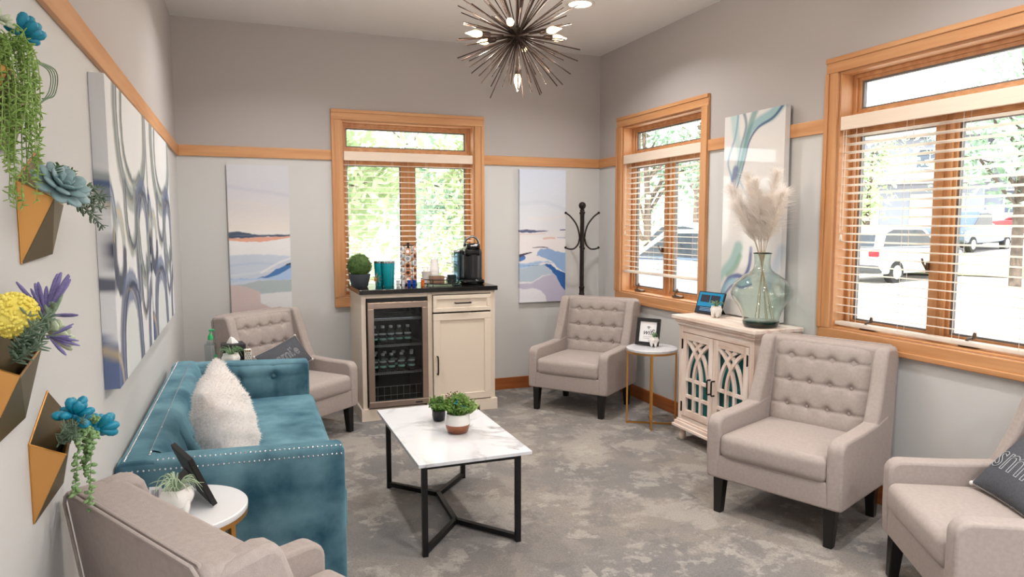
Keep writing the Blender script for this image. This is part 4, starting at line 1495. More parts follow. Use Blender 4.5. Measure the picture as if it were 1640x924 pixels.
class Paint:
    """paints flat pigment on a grid of points; u to the right, t down from the top, both 0..1"""
    def __init__(s, U, T, asp):
        s.U, s.T, s.asp = U, T, asp           # asp = height / width
        s.C = np.zeros(U.shape + (3,))
        rs = np.random.RandomState(4)
        s.waves = [(rs.uniform(2, 14), rs.uniform(2, 14), rs.uniform(0, 6.3), rs.uniform(0.3, 1)) for _ in range(14)]
    def noise(s, k=1.0, sx=1.0, sy=1.0):
        o = np.zeros(s.U.shape)
        for a, b, p, w in s.waves:
            o += w * np.sin(k * (a * s.U * sx * 1.7 + b * s.T * s.asp * sy * 1.7) + p + 1.3 * np.sin(k * b * s.U * sx + p))
        return o / 5.0
    def mix(s, a, col):
        a = np.clip(a, 0, 1)[..., None]
        s.C = s.C * (1 - a) + np.array(lin(col)) * a
    def fill(s, col):
        s.C[:] = lin(col)
    def grad(s, stops):
        ts = [q[0] for q in stops]
        for c in range(3):
            s.C[..., c] = np.interp(s.T, ts, [lin(q[1])[c] for q in stops])
    def below(s, pts, col, soft=0.004, alpha=1.0, t1=None):
        """everything under a line t(u)"""
        e = np.interp(s.U, [p[0] for p in pts], [p[1] for p in pts]) + s.noise(2.0) * 0.004
        a = (s.T - e) / soft + 0.5
        if t1 is not None:
            f = np.interp(s.U, [p[0] for p in t1], [p[1] for p in t1]) + s.noise(2.3) * 0.004
            a = np.minimum(a, (f - s.T) / soft + 0.5)
        s.mix(np.clip(a, 0, 1) * alpha, col)
    def curve(s, pts, w, col, alpha=1.0, soft=0.006, rough=0.0, sm=True):
        q = smooth(pts) if sm else [np.array(p, float) for p in pts]
        d = np.full(s.U.shape, 9.0)
        ww = w if isinstance(w, (list, tuple)) else (w, w)
        W_ = np.zeros(s.U.shape)
        n = len(q) - 1
        Y = s.T * s.asp
        for i in range(n):
            ax, ay, bx, by = q[i][0], q[i][1] * s.asp, q[i + 1][0], q[i + 1][1] * s.asp
            dx, dy = bx - ax, by - ay
            L2 = dx * dx + dy * dy + 1e-12
            k = np.clip(((s.U - ax) * dx + (Y - ay) * dy) / L2, 0, 1)
            e = np.hypot(s.U - ax - k * dx, Y - ay - k * dy)
            m = e < d
            d = np.where(m, e, d)
            W_ = np.where(m, ww[0] + (ww[-1] - ww[0]) * (i + k) / n, W_)
        if rough:
            d = d + s.noise(5.0) * rough
        s.mix(np.clip((W_ / 2 - d) / soft + 0.5, 0, 1) * alpha, col)
    def ell(s, cu, ct, ru, rt_, w, col, alpha=1.0, a0=0, a1=360, **k):
        s.curve([(cu + ru * math.cos(math.radians(a)), ct + rt_ * math.sin(math.radians(a))) for a in np.linspace(a0, a1, 22)], w, col, alpha, sm=False, **k)

def canvas(name, label, O, ud, nd, w, h, d, m, painter, nu, nv):
    """O: wall point at the top left corner (seen from the room); ud: direction to the right; nd: into the room"""
    t = thing(name, label, 'painting', O)
    ud, nd = Vector(ud), Vector(nd)
    us = [-d, -0.0005] + list(np.linspace(0, w, nu)) + [w + 0.0005, w + d]
    vs_ = [-d, -0.0005] + list(np.linspace(0, h, nv)) + [h + 0.0005, h + d]
    U, T = np.meshgrid(np.clip(np.array(us) / w, -0.06, 1.06), np.clip(np.array(vs_) / h, -0.04, 1.04))
    p = Paint(U, T, h / w)
    painter(p)
    V = []
    for v in vs_:
        for u in us:
            cu, cv = min(max(u, 0), w), min(max(v, 0), h)
            fold = max(0, -u, u - w) + max(0, -v, v - h)
            n = d - min(d, fold)
            V.append(tuple(ud * cu + Vector((0, 0, -cv)) + nd * max(n, 0.001)))
    A = len(us)
    F = []
    for j in range(len(vs_) - 1):
        for i in range(A - 1):
            if (i in (0, A - 2)) and (j in (0, len(vs_) - 2)):
                continue
            a = j * A + i
            F.append((a, a + A, a + A + 1, a + 1))
    b = MB().add(V, F)
    o = b.build('painted_canvas', m, t)
    ca = o.data.color_attributes.new('paint', 'FLOAT_COLOR', 'POINT')
    C4 = np.ones((len(V), 4))
    C4[:, :3] = np.clip(p.C.reshape(-1, 3), 0, 1)
    ca.data.foreach_set('color', C4.ravel())
    return t

def paint_back_left(p):
    p.grad([(0, (206, 208, 216)), (0.14, (203, 204, 213)), (0.3, (212, 208, 210)), (0.42, (226, 219, 213)), (0.5, (230, 230, 232)), (1, (222, 222, 224))])
    p.curve([(0, 0.14), (0.35, 0.165), (0.7, 0.18), (1, 0.20)], 0.05, (186, 188, 203), 0.5, soft=0.05)
    p.curve([(0, 0.26), (0.3, 0.25), (0.7, 0.29), (1, 0.33)], 0.08, (214, 208, 206), 0.5, soft=0.07)
    p.below([(0, 0.445), (0.12, 0.440), (0.3, 0.452), (0.5, 0.465), (0.75, 0.462), (1, 0.463)], (72, 84, 106), t1=[(0, 0.487), (0.3, 0.485), (0.6, 0.478), (1, 0.476)])
    p.curve([(0, 0.465), (0.3, 0.468), (0.6, 0.472)], 0.006, (130, 140, 160), 0.7)
    p.below([(0, 0.487), (0.3, 0.485), (0.6, 0.478), (1, 0.476)], (224, 166, 144), t1=[(0, 0.500), (0.3, 0.512), (0.6, 0.508), (1, 0.486)])
    p.below([(0, 0.60), (0.5, 0.595), (1, 0.61)], (196, 206, 222), soft=0.01)
    p.curve([(0, 0.67), (0.4, 0.655), (0.8, 0.665)], 0.03, (172, 190, 214), 0.6, soft=0.03)
    p.curve([(0.02, 0.735), (0.4, 0.72), (0.8, 0.70)], 0.03, (212, 218, 228), 0.8, soft=0.03)
    p.curve([(0, 0.775), (0.3, 0.765), (0.6, 0.75)], 0.018, (168, 196, 224), 0.8, soft=0.015)
    p.curve([(0.5, 0.72), (0.8, 0.655), (1.0, 0.625)], 0.03, (232, 230, 232), 0.9, soft=0.02)
    p.below([(0.4, 0.757), (0.55, 0.748), (0.75, 0.70), (1, 0.655), (1.1, 0.64)], (70, 118, 178), t1=[(0.4, 0.757), (0.62, 0.757), (0.8, 0.735), (1, 0.69), (1.1, 0.68)])
    p.below([(0.62, 0.757), (0.8, 0.735), (1, 0.69), (1.1, 0.68)], (168, 194, 226), t1=[(0.62, 0.765), (0.8, 0.775), (1.1, 0.765)])
    p.curve([(0.93, 0.67), (1.05, 0.655)], 0.03, (54, 58, 74), 1)
    p.below([(0.0, 0.80), (0.2, 0.795), (0.4, 0.778), (0.6, 0.772), (0.8, 0.775), (1.1, 0.765)], (172, 185, 190), t1=[(0, 0.83), (0.4, 0.86), (0.7, 0.862), (1.1, 0.85)])
    p.below([(0.3, 0.87), (0.6, 0.862), (1.1, 0.85)], (218, 219, 222))
    p.below([(-0.1, 0.80), (0.1, 0.80), (0.3, 0.82), (0.48, 0.85), (0.44, 0.88), (0.36, 0.90), (0.6, 0.95), (0.9, 1.0)], (203, 186, 184), soft=0.008)
    p.C *= (1 + 0.02 * p.noise(3, 1, 3))[..., None]

def paint_back_right(p):
    p.grad([(0, (206, 214, 232)), (0.2, (210, 216, 228)), (0.35, (218, 222, 230)), (0.45, (222, 224, 230)), (0.52, (232, 228, 230)), (1, (226, 226, 234))])
    p.curve([(0.0, 0.26), (0.5, 0.24), (1, 0.30)], 0.07, (196, 204, 220), 0.5, soft=0.06)
    p.curve([(0.2, 0.36), (0.6, 0.37), (1, 0.34)], 0.05, (228, 222, 222), 0.6, soft=0.05)
    p.below([(0, 0.452), (0.15, 0.449), (0.4, 0.455), (0.62, 0.458)], (84, 90, 124), t1=[(0, 0.470), (0.2, 0.472), (0.45, 0.468), (0.62, 0.460), (1, 0.44)])
    p.curve([(0.88, 0.453), (1.05, 0.450)], 0.018, (90, 98, 134), 1)
    p.curve([(0.0, 0.482), (0.3, 0.484), (0.55, 0.478)], 0.02, (220, 196, 188), 0.8, soft=0.015)
    p.curve([(0.52, 0.518), (0.66, 0.512), (0.76, 0.516)], 0.035, (222, 180, 172), 0.85, soft=0.02)
    p.curve([(0.82, 0.51), (1.02, 0.515)], 0.02, (170, 180, 214), 0.8, soft=0.015)
    p.curve([(0.28, 0.586), (0.45, 0.582), (0.6, 0.586)], (0.012, 0.02), (72, 66, 84), 1)
    p.below([(0.36, 0.66), (0.38, 0.62), (0.45, 0.595), (0.6, 0.592), (0.8, 0.615), (1.1, 0.635)], (142, 172, 214), t1=[(0.36, 0.645), (0.5, 0.66), (0.7, 0.69), (0.85, 0.75), (1.1, 0.80)], soft=0.006)
    p.curve([(0.0, 0.672), (0.08, 0.66)], 0.09, (70, 116, 184), 1)
    p.curve([(0.0, 0.645), (0.12, 0.632), (0.26, 0.62)], (0.06, 0.015), (66, 58, 76), 1)
    p.below([(-0.1, 0.70), (0.15, 0.705), (0.4, 0.69), (0.62, 0.69), (0.72, 0.70)], (160, 188, 222), t1=[(0, 0.74), (0.2, 0.73), (0.5, 0.70), (0.72, 0.705), (1, 0.6)], soft=0.008)
    p.below([(-0.1, 0.745), (0.15, 0.735), (0.4, 0.71), (0.58, 0.72), (0.78, 0.80), (0.8, 0.9)], (176, 194, 210), t1=[(-0.1, 0.84), (0.25, 0.845), (0.5, 0.80), (0.8, 0.78), (1.1, 0.7)], soft=0.006)
    p.below([(-0.1, 0.855), (0.25, 0.855), (0.5, 0.805), (0.75, 0.785), (0.9, 0.85), (1.1, 0.93)], (186, 182, 204), soft=0.01)
    p.below([(0.54, 0.72), (0.58, 0.712), (0.66, 0.71), (0.8, 0.755), (0.95, 0.775), (1.1, 0.81)], (38, 94, 164), t1=[(0.54, 0.72), (0.66, 0.75), (0.8, 0.81), (0.9, 0.88), (1.0, 0.92), (1.1, 0.94)])
    p.below([(-0.1, 0.885), (0.1, 0.90), (0.3, 0.895), (0.45, 0.91), (0.56, 0.955), (0.6, 1.02), (0.65, 1.2)], (226, 226, 234), soft=0.008)
    p.C *= (1 + 0.02 * p.noise(3, 1, 3))[..., None]

def paint_right(p):
    p.fill((224, 222, 220))
    p.mix(np.clip(p.noise(1.2), 0, 1) * 0.3, (212, 216, 218))
    # ribbons falling from the top
    p.curve([(0.16, -0.05), (0.20, 0.08), (0.28, 0.2), (0.16, 0.3), (0.22, 0.36)], (0.16, 0.03), (150, 196, 196), 0.55, soft=0.05)
    p.curve([(0.95, -0.02), (0.8, 0.03), (0.55, 0.06), (0.40, 0.12), (0.33, 0.22), (0.24, 0.34)], (0.15, 0.05), (120, 172, 182), 0.75, soft=0.04)
    p.curve([(0.98, -0.01), (0.82, 0.045), (0.58, 0.08), (0.44, 0.14), (0.36, 0.24), (0.25, 0.36)], (0.035, 0.02), (52, 84, 124), 0.9, soft=0.012)
    p.curve([(0.55, -0.02), (0.45, 0.06), (0.38, 0.15), (0.30, 0.25), (0.25, 0.30)], (0.10, 0.03), (84, 140, 138), 0.7, soft=0.04)
    p.curve([(0.32, -0.02), (0.38, 0.06), (0.30, 0.16), (0.24, 0.27)], (0.05, 0.02), (70, 110, 130), 0.7, soft=0.02)
    p.curve([(0.24, -0.01), (0.2, 0.1), (0.08, 0.22), (0.14, 0.30), (0.22, 0.38)], 0.03, (120, 160, 190), 0.8, soft=0.02)
    p.curve([(0.22, 0.27), (0.18, 0.35), (0.22, 0.41), (0.38, 0.44), (0.5, 0.50)], (0.10, 0.02), (70, 84, 140), 0.8, soft=0.03)
    p.curve([(0.30, 0.33), (0.42, 0.40), (0.52, 0.46)], 0.03, (128, 170, 196), 0.7, soft=0.02)
    # lower swirl
    p.curve([(0.30, 0.66), (0.20, 0.73), (0.06, 0.78), (-0.05, 0.84)], (0.16, 0.08), (130, 186, 180), 0.7, soft=0.05)
    p.curve([(0.34, 0.70), (0.25, 0.76), (0.12, 0.80)], 0.07, (96, 160, 128), 0.6, soft=0.04)
    p.curve([(0.52, 0.66), (0.50, 0.74), (0.42, 0.80), (0.28, 0.80), (0.12, 0.83), (0.0, 0.92)], (0.05, 0.06), (62, 84, 150), 0.85, soft=0.025)
    p.curve([(0.50, 0.82), (0.36, 0.84), (0.2, 0.83), (0.06, 0.88), (0.0, 0.98)], (0.09, 0.06), (150, 196, 214), 0.8, soft=0.04)
    p.curve([(0.54, 0.835), (0.38, 0.855), (0.22, 0.85), (0.08, 0.90)], 0.03, (58, 88, 156), 0.8, soft=0.02)
    p.curve([(1.0, 0.66), (0.9, 0.76), (0.78, 0.86)], 0.12, (168, 186, 208), 0.6, soft=0.06)

def paint_left(p):
    p.fill((224, 226, 229))
    g1, g2, bl, nv, tan = (138, 150, 152), (84, 98, 104), (78, 98, 140), (36, 46, 78), (196, 178, 140)
    p.mix(np.clip(p.noise(0.8) + 0.2, 0, 1) * 0.25, (206, 212, 216))
    def stroke(pts, w, c1, c2):
        w *= 1.5
        p.curve(pts, w, c1, 0.8, soft=0.02, rough=0.006)
        p.curve([(a + w * 0.45, b) for a, b in pts], 0.022, c2, 0.95, soft=0.01, rough=0.004)
        p.curve([(a - w * 0.40, b + 0.01) for a, b in pts], 0.008, tan, 0.7, soft=0.008, rough=0.003)
        p.curve([(a - w * 0.1, b) for a, b in pts], w * 0.34, c2, 0.6, soft=0.02, rough=0.006)
    stroke([(0.20, -0.05), (0.17, 0.10), (0.24, 0.27), (0.45, 0.37), (0.70, 0.34), (0.92, 0.20), (0.98, -0.05)], 0.07, g1, g2)
    stroke([(0.34, -0.05), (0.30, 0.12), (0.36, 0.24), (0.55, 0.31), (0.75, 0.27)], 0.03, g1, g2)
    stroke([(0.62, 0.72), (0.60, 0.52), (0.68, 0.38), (0.82, 0.34), (0.94, 0.42), (0.97, 0.62)], 0.09, bl, nv)
    stroke([(0.98, 0.55), (0.92, 0.64), (0.80, 0.69), (0.68, 0.62), (0.63, 0.48)], 0.07, g1, g2)
    p.ell(0.14, 0.55, 0.10, 0.115, 0.08, g1, 0.7, soft=0.02, rough=0.006)
    p.ell(0.14, 0.56, 0.11, 0.115, 0.075, nv, 0.95, 10, 200, soft=0.015, rough=0.006)
    p.ell(0.14, 0.54, 0.11, 0.115, 0.02, tan, 0.8, 190, 340, soft=0.01)
    stroke([(0.30, 0.32), (0.33, 0.48), (0.45, 0.555), (0.56, 0.50), (0.58, 0.34)], 0.05, g1, nv)
    p.mix(np.clip((0.16 - np.hypot((p.U - 0.36) * 0.8, (p.T - 0.92) * 0.7)) / 0.05, 0, 1) * 0.5, (200, 210, 206))
    stroke([(0.10, 1.05), (0.12, 0.84), (0.24, 0.71), (0.42, 0.70), (0.55, 0.80), (0.60, 1.05)], 0.08, bl, nv)
    stroke([(0.66, 0.64), (0.68, 0.78), (0.76, 0.84), (0.84, 0.78), (0.86, 0.62)], 0.04, g1, nv)
    stroke([(0.86, 1.05), (0.88, 0.86), (0.96, 0.76), (1.08, 0.72)], 0.06, bl, nv)
    p.curve([(-0.08, 0.90), (0.02, 0.98), (0.06, 1.06)], 0.16, (62, 88, 138), 0.9, soft=0.02, rough=0.02)
    p.curve([(-0.08, 0.86), (0.05, 0.92), (0.10, 1.02)], 0.03, tan, 0.8, soft=0.02)
    stroke([(-0.08, 0.34), (0.0, 0.36), (0.06, 0.44)], 0.06, g1, bl)
    p.curve([(-0.08, 0.655), (0.0, 0.665), (0.05, 0.64)], 0.05, nv, 0.85, soft=0.02, rough=0.01)

canvas('painting', 'tall seascape painting with dark hills on the back wall left of the window', (-0.073, YB, 1.958), (1, 0, 0), (0, -1, 0), 0.452, 1.165, 0.030, 'canvas_paint', paint_back_left, 90, 230)
canvas('painting', 'tall seascape painting with deep blue wedge on the back wall beside the coat rack', (2.347, YB, 1.985), (1, 0, 0), (0, -1, 0), 0.454, 1.195, 0.035, 'canvas_paint', paint_back_right, 90, 230)
canvas('painting', 'glossy white panel with flowing teal and blue ribbons between the right windows', (XR - 0.019, 4.000, 2.215), (0, -1, 0), (-1, 0, 0), 0.570, 1.330, 0.040, 'resin_paint', paint_right, 110, 250)
canvas('painting', 'large abstract canvas of grey and blue loops on the left wall, nearer one', (XL, 2.545, 1.970), (0, 1, 0), (1, 0, 0), 0.985, 1.0, 0.045, 'canvas_left', paint_left, 170, 180)
canvas('painting', 'large abstract canvas of grey and blue loops on the left wall, farther one', (XL, 3.575, 1.970), (0, 1, 0), (1, 0, 0), 1.06, 1.0, 0.045, 'canvas_left', paint_left, 150, 160)

# ---------------------------------------------------------------- sputnik chandelier
CHC = Vector((1.31, 3.30, 2.42))
chn = thing('chandelier', 'dark bronze sputnik chandelier with thin rods and candle bulbs', 'chandelier', tuple(CHC))
MB().sphere((0, 0, 0), 0.042, 20, 14).build('hub', 'chand_bronze', chn, smooth=180)
MB().tube([(0, 0, 0.03), (0, 0, ZC - CHC.z - 0.02)], 0.008, 10).build('down_rod', 'chand_bronze', chn, smooth=60)
MB().lathe([(0, -0.028), (0.055, -0.022), (0.062, -0.008), (0.062, 0), (0, 0)], 28, (0, 0, ZC - CHC.z)).build('ceiling_canopy', 'chand_bronze', chn, smooth=40)
rod = MB().tube([(0, 0, 0), (0, 0, 1)], 0.0029, 6).mesh('rod', 'chand_bronze', 60)
rn = random.Random(21)
nr = 118
base_a = math.atan2(-CHC.y, -CHC.x)
arms = []
for k, dg in enumerate((-9, 51, 111, 171, 231, 291)):
    a = base_a + math.radians(dg)
    arms.append(Vector((math.cos(a), math.sin(a), 0.04 * (-1) ** k)))
arms += [Vector((0, 0, -1))]
for i in range(nr):
    z = 1 - 2 * (i + 0.5) / nr
    a = i * 2.399963 + rn.uniform(-0.15, 0.15)
    d = Vector((math.sqrt(1 - z * z) * math.cos(a), math.sqrt(1 - z * z) * math.sin(a), z + rn.uniform(-0.06, 0.06))).normalized()
    if any(d.angle(q) < 0.10 for q in arms):
        continue
    M = dirM((0, 0, 0), d)
    inst('rod', rod, chn, M=M @ Matrix.Diagonal((1, 1, rn.choice((0.235, 0.27, 0.30, 0.325)), 1)))
sock = MB().tube([(0, 0, 0), (0, 0, 0.15)], 0.005, 8)
sock.lathe([(0, 0.14), (0.009, 0.14), (0.0135, 0.15), (0.0135, 0.185), (0, 0.185)], 12)
sock = sock.mesh('socket_arm', 'chand_bronze', 50)
blb = MB().lathe([(0.0095, 0.183), (0.013, 0.192), (0.0175, 0.207), (0.0165, 0.222), (0.010, 0.240), (0.0045, 0.255), (0.001, 0.266)], 14).mesh('candle_bulb', 'bulb_glow', 180)
for d in arms:
    s_ = inst('socket_arm', sock, chn, M=dirM((0, 0, 0), d))
    inst('candle_bulb', blb, s_)
    ld = bpy.data.lights.new('bulb', 'POINT')
    ld.energy = BULB_POWER
    ld.color = (1.0, 0.86, 0.70)
    ld.shadow_soft_size = 0.02
    lo = bpy.data.objects.new('bulb_lamp', ld)
    COL.objects.link(lo)
    lo.parent = s_
    lo.location = (0, 0, 0.285)

# ---------------------------------------------------------------- coat rack
cr = thing('coat_rack', 'dark bronze coat rack with curled hooks in the far right corner', 'coat rack', (2.86, 5.64, 0))
MB().tube([(0, 0, 0.02), (0, 0, 1.62)], 0.019, 14).build('pole', 'iron_dark', cr, smooth=50)
MB().lathe([(0, 0), (0.024, 0), (0.026, 0.012), (0.022, 0.02), (0.022, 0.06), (0.026, 0.068), (0.024, 0.08), (0, 0.08)], 16, (0, 0, 0.86)).build('collar', 'iron_dark', cr, smooth=50)
MB().lathe([(0, 0), (0.018, 0), (0.022, 0.008), (0.016, 0.016), (0.028, 0.032), (0.033, 0.05), (0.028, 0.068), (0.014, 0.08), (0, 0.082)], 16, (0, 0, 1.612)).build('finial', 'iron_dark', cr, smooth=60)
for k in range(4):
    a = math.radians(-21 + 90 * k)
    c, s_ = math.cos(a), math.sin(a)
    pts = smooth([(0.020, 0.02), (0.03, 0.10), (0.055, 0.17), (0.105, 0.235), (0.145, 0.265)], 5)
    h_ = MB().tube([(r * c, r * s_, 1.33 + z) for r, z in pts], 0.0075, 8)
    h_.sphere((0.147 * c, 0.147 * s_, 1.597), 0.012, 8, 6)
    h_.build('upper_hook', 'iron_dark', cr, smooth=60)
    pts = smooth([(0.020, 0.10), (0.035, 0.03), (0.07, -0.01), (0.11, -0.015), (0.145, -0.005)], 5)
    h_ = MB().tube([(r * c, r * s_, 1.29 + z) for r, z in pts], 0.0075, 8)
    h_.sphere((0.147 * c, 0.147 * s_, 1.288), 0.012, 8, 6)
    h_.build('lower_hook', 'iron_dark', cr, smooth=60)
for k in range(4):
    a = math.radians(24 + 90 * k)
    c, s_ = math.cos(a), math.sin(a)
    pts = smooth([(0.018, 0.16), (0.05, 0.10), (0.12, 0.035), (0.185, 0.012)], 5)
    MB().tube([(r * c, r * s_, z) for r, z in pts], 0.010, 8).build('foot', 'iron_dark', cr, smooth=60)

# ---------------------------------------------------------------- glass vase with pampas grass
VX, VY, VZ = 2.944, 3.405, 0.875
va = thing('glass_vase', 'large round sea-green glass vase on the carved cabinet', 'vase', (VX, VY, VZ))
prof = [(0.0, 0.004), (0.085, 0.004), (0.098, 0.012), (0.104, 0.03), (0.112, 0.07), (0.135, 0.125), (0.165, 0.17), (0.178, 0.20), (0.174, 0.235), (0.150, 0.275), (0.105, 0.312), (0.066, 0.338), (0.050, 0.362), (0.047, 0.40), (0.049, 0.435), (0.053, 0.446)]
sp = smooth([(r, z) for r, z in prof[3:]], 4)
outer = [(r, z) for r, z in sp]
b = MB()
n = 48
b.lathe(outer, n)
b.f = b.f[:-2]
b.build('glass_body', 'vase_glass', va, smooth=180)
b = MB().lathe([(r - 0.006, z) for r, z in outer[1:]], n)
b.f = b.f[:-2]
b.build('glass_inner', 'pane_glass', va, smooth=180)
MB().lathe([(0.0, 0.0), (0.088, 0.0), (0.100, 0.006), (0.106, 0.02), (0.108, 0.036), (0.10, 0.040), (0.0, 0.036)], n).build('thick_base', 'vase_base_glass', va, smooth=50)
ringp = [(0.052 * math.cos(2 * PI * k / 32), 0.052 * math.sin(2 * PI * k / 32), 0.447) for k in range(32)]
MB().tube(ringp, 0.0035, 6, closed=True).build('rim', 'vase_base_glass', va, smooth=180)

rn = random.Random(11)
tips = [(-0.085, 0.20, 0.40), (-0.05, 0.10, 0.47), (-0.09, -0.02, 0.43), (-0.03, -0.13, 0.47), (-0.075, -0.235, 0.36), (-0.02, 0.03, 0.36), (-0.10, 0.13, 0.30), (-0.06, -0.10, 0.33)]
pl = ['leaning far left', 'leaning left and tall', 'upright in the front', 'leaning right and tall', 'leaning far right', 'upright behind the others', 'short, leaning left', 'short, leaning right']
for k, (dx, dy, dz) in enumerate(tips):
    t = thing('pampas_stem', 'white feathery pampas grass plume in the glass vase, %s' % pl[k], 'dried plume', (VX, VY, VZ), 0, 'pampas plumes in the glass vase')
    nk = (0.12 * dx, 0.12 * dy, 0.44)
    tip = Vector((dx, dy, 0.44 + dz))
    foot = Vector((-dx * 0.5 + rn.uniform(-.02, .02), -dy * 0.35, 0.045))
    ax = smooth([tuple(foot), nk, tuple(Vector(nk).lerp(tip, 0.5) + Vector((0, 0, 0.03))), tuple(tip)], 12)
    MB().tube([tuple(p) for p in ax], [0.0026] * 13 + [0.002] * 12 + [0.0012] * (len(ax) - 25), 5).build('stalk', 'pampas_stem', t, smooth=60)
    f = MB()
    up_ = [Vector(p) for p in ax[15:]]
    for i in range(1100):
        s_ = rn.random() ** 0.8
        q = s_ * (len(up_) - 1.001)
        i0 = int(q)
        p = up_[i0].lerp(up_[i0 + 1], q - i0)
        tn = (up_[i0 + 1] - up_[i0]).normalized()
        o = Vector((rn.gauss(0, 1), rn.gauss(0, 1), rn.gauss(0, 1)))
        o = (o - tn * o.dot(tn)).normalized()
        L_ = (0.135 * (1 - s_) ** 0.5 + 0.045) * rn.uniform(0.5, 1.15)
        d1 = (tn * 0.9 + o * 0.62).normalized()
        d2 = (tn * 0.55 + o * 0.75 + Vector((0, 0, -0.25))).normalized()
        a_, b_ = p + d1 * L_ * 0.5, p + d1 * L_ * 0.5 + d2 * L_ * 0.5
        if VX + b_.x > 3.10:
            continue
        w = o.cross(tn) * 0.0009
        f.add([tuple(p - w), tuple(p + w), tuple(a_ + w), tuple(a_ - w), tuple(b_)], [(0, 1, 2, 3), (3, 2, 4)])
    tag(f.build('plume', 'pampas', t), kind='stuff')

# ---------------------------------------------------------------- digital display on the carved cabinet
mat('screen_teal', (0, 110, 150), 0.3, emit=(0, 120, 160), estr=0.45)
mat('screen_dark', (30, 36, 50), 0.3, emit=(60, 66, 84), estr=0.12)
mat('screen_navy', (8, 28, 48), 0.3, emit=(8, 40, 70), estr=0.25)
mat('screen_text', (120, 160, 190), 0.3, emit=(120, 170, 200), estr=0.35)
A_, B_ = Vector((2.962, 4.095, 0.876)), Vector((3.002, 3.862, 0.876))
dt = thing('display_screen', 'small black tablet with teal screen propped on the carved cabinet', 'tablet', tuple(A_))
xa = (B_ - A_).normalized()
Wd_ = (B_ - A_).length
ya_ = Vector((0.10, 0.02, 0.30)).normalized()
ya_ = (ya_ - xa * ya_.dot(xa)).normalized()
za_ = xa.cross(ya_)          # toward the room?
if za_.x > 0:
    za_ = -za_
Md = Matrix(((xa.x, ya_.x, za_.x, 0), (xa.y, ya_.y, za_.y, 0), (xa.z, ya_.z, za_.z, 0.004), (0, 0, 0, 1)))
HH = 0.158
MB().rbox((0, 0, -0.006), (Wd_, HH, 0.006), 0.004, 2, 1, M=Md).build('case', 'frame_black', dt, smooth=40)
MB().box(0.010, Wd_ - 0.010, 0.052, HH - 0.008, 0.006, 0.0072, M=Md).build('screen_upper', 'screen_teal', dt)
MB().box(0.010, Wd_ - 0.010, 0.010, 0.052, 0.006, 0.0072, M=Md).build('screen_lower', 'screen_navy', dt)
for u0, u1 in ((0.030, 0.112), (0.120, 0.202)):
    MB().box(u0, u1, 0.082, 0.134, 0.0072, 0.0078, M=Md).build('picture_tile', 'screen_dark', dt)
for v_, u1 in ((0.041, 0.19), (0.031, 0.20), (0.022, 0.17)):
    MB().box(0.042, u1, v_, v_ + 0.003, 0.0072, 0.0078, M=Md).build('text_line', 'screen_text', dt)
stv = [tuple(Md @ Vector(p)) for p in ((Wd_ * 0.3, 0.10, -0.006), (Wd_ * 0.7, 0.10, -0.006))]
MB().add([stv[0], stv[1], (stv[1][0] + 0.07, stv[1][1], 0.0), (stv[0][0] + 0.07, stv[0][1], 0.0), (stv[0][0] + 0.005, stv[0][1], stv[0][2] + 0.006), (stv[1][0] + 0.005, stv[1][1], stv[1][2] + 0.006), (stv[1][0] + 0.078, stv[1][1], 0.0), (stv[0][0] + 0.078, stv[0][1], 0.0)],
         [(0, 1, 2, 3), (7, 6, 5, 4), (0, 3, 7, 4), (1, 5, 6, 2), (3, 2, 6, 7), (0, 4, 5, 1)]).build('stand', 'frame_black', dt)

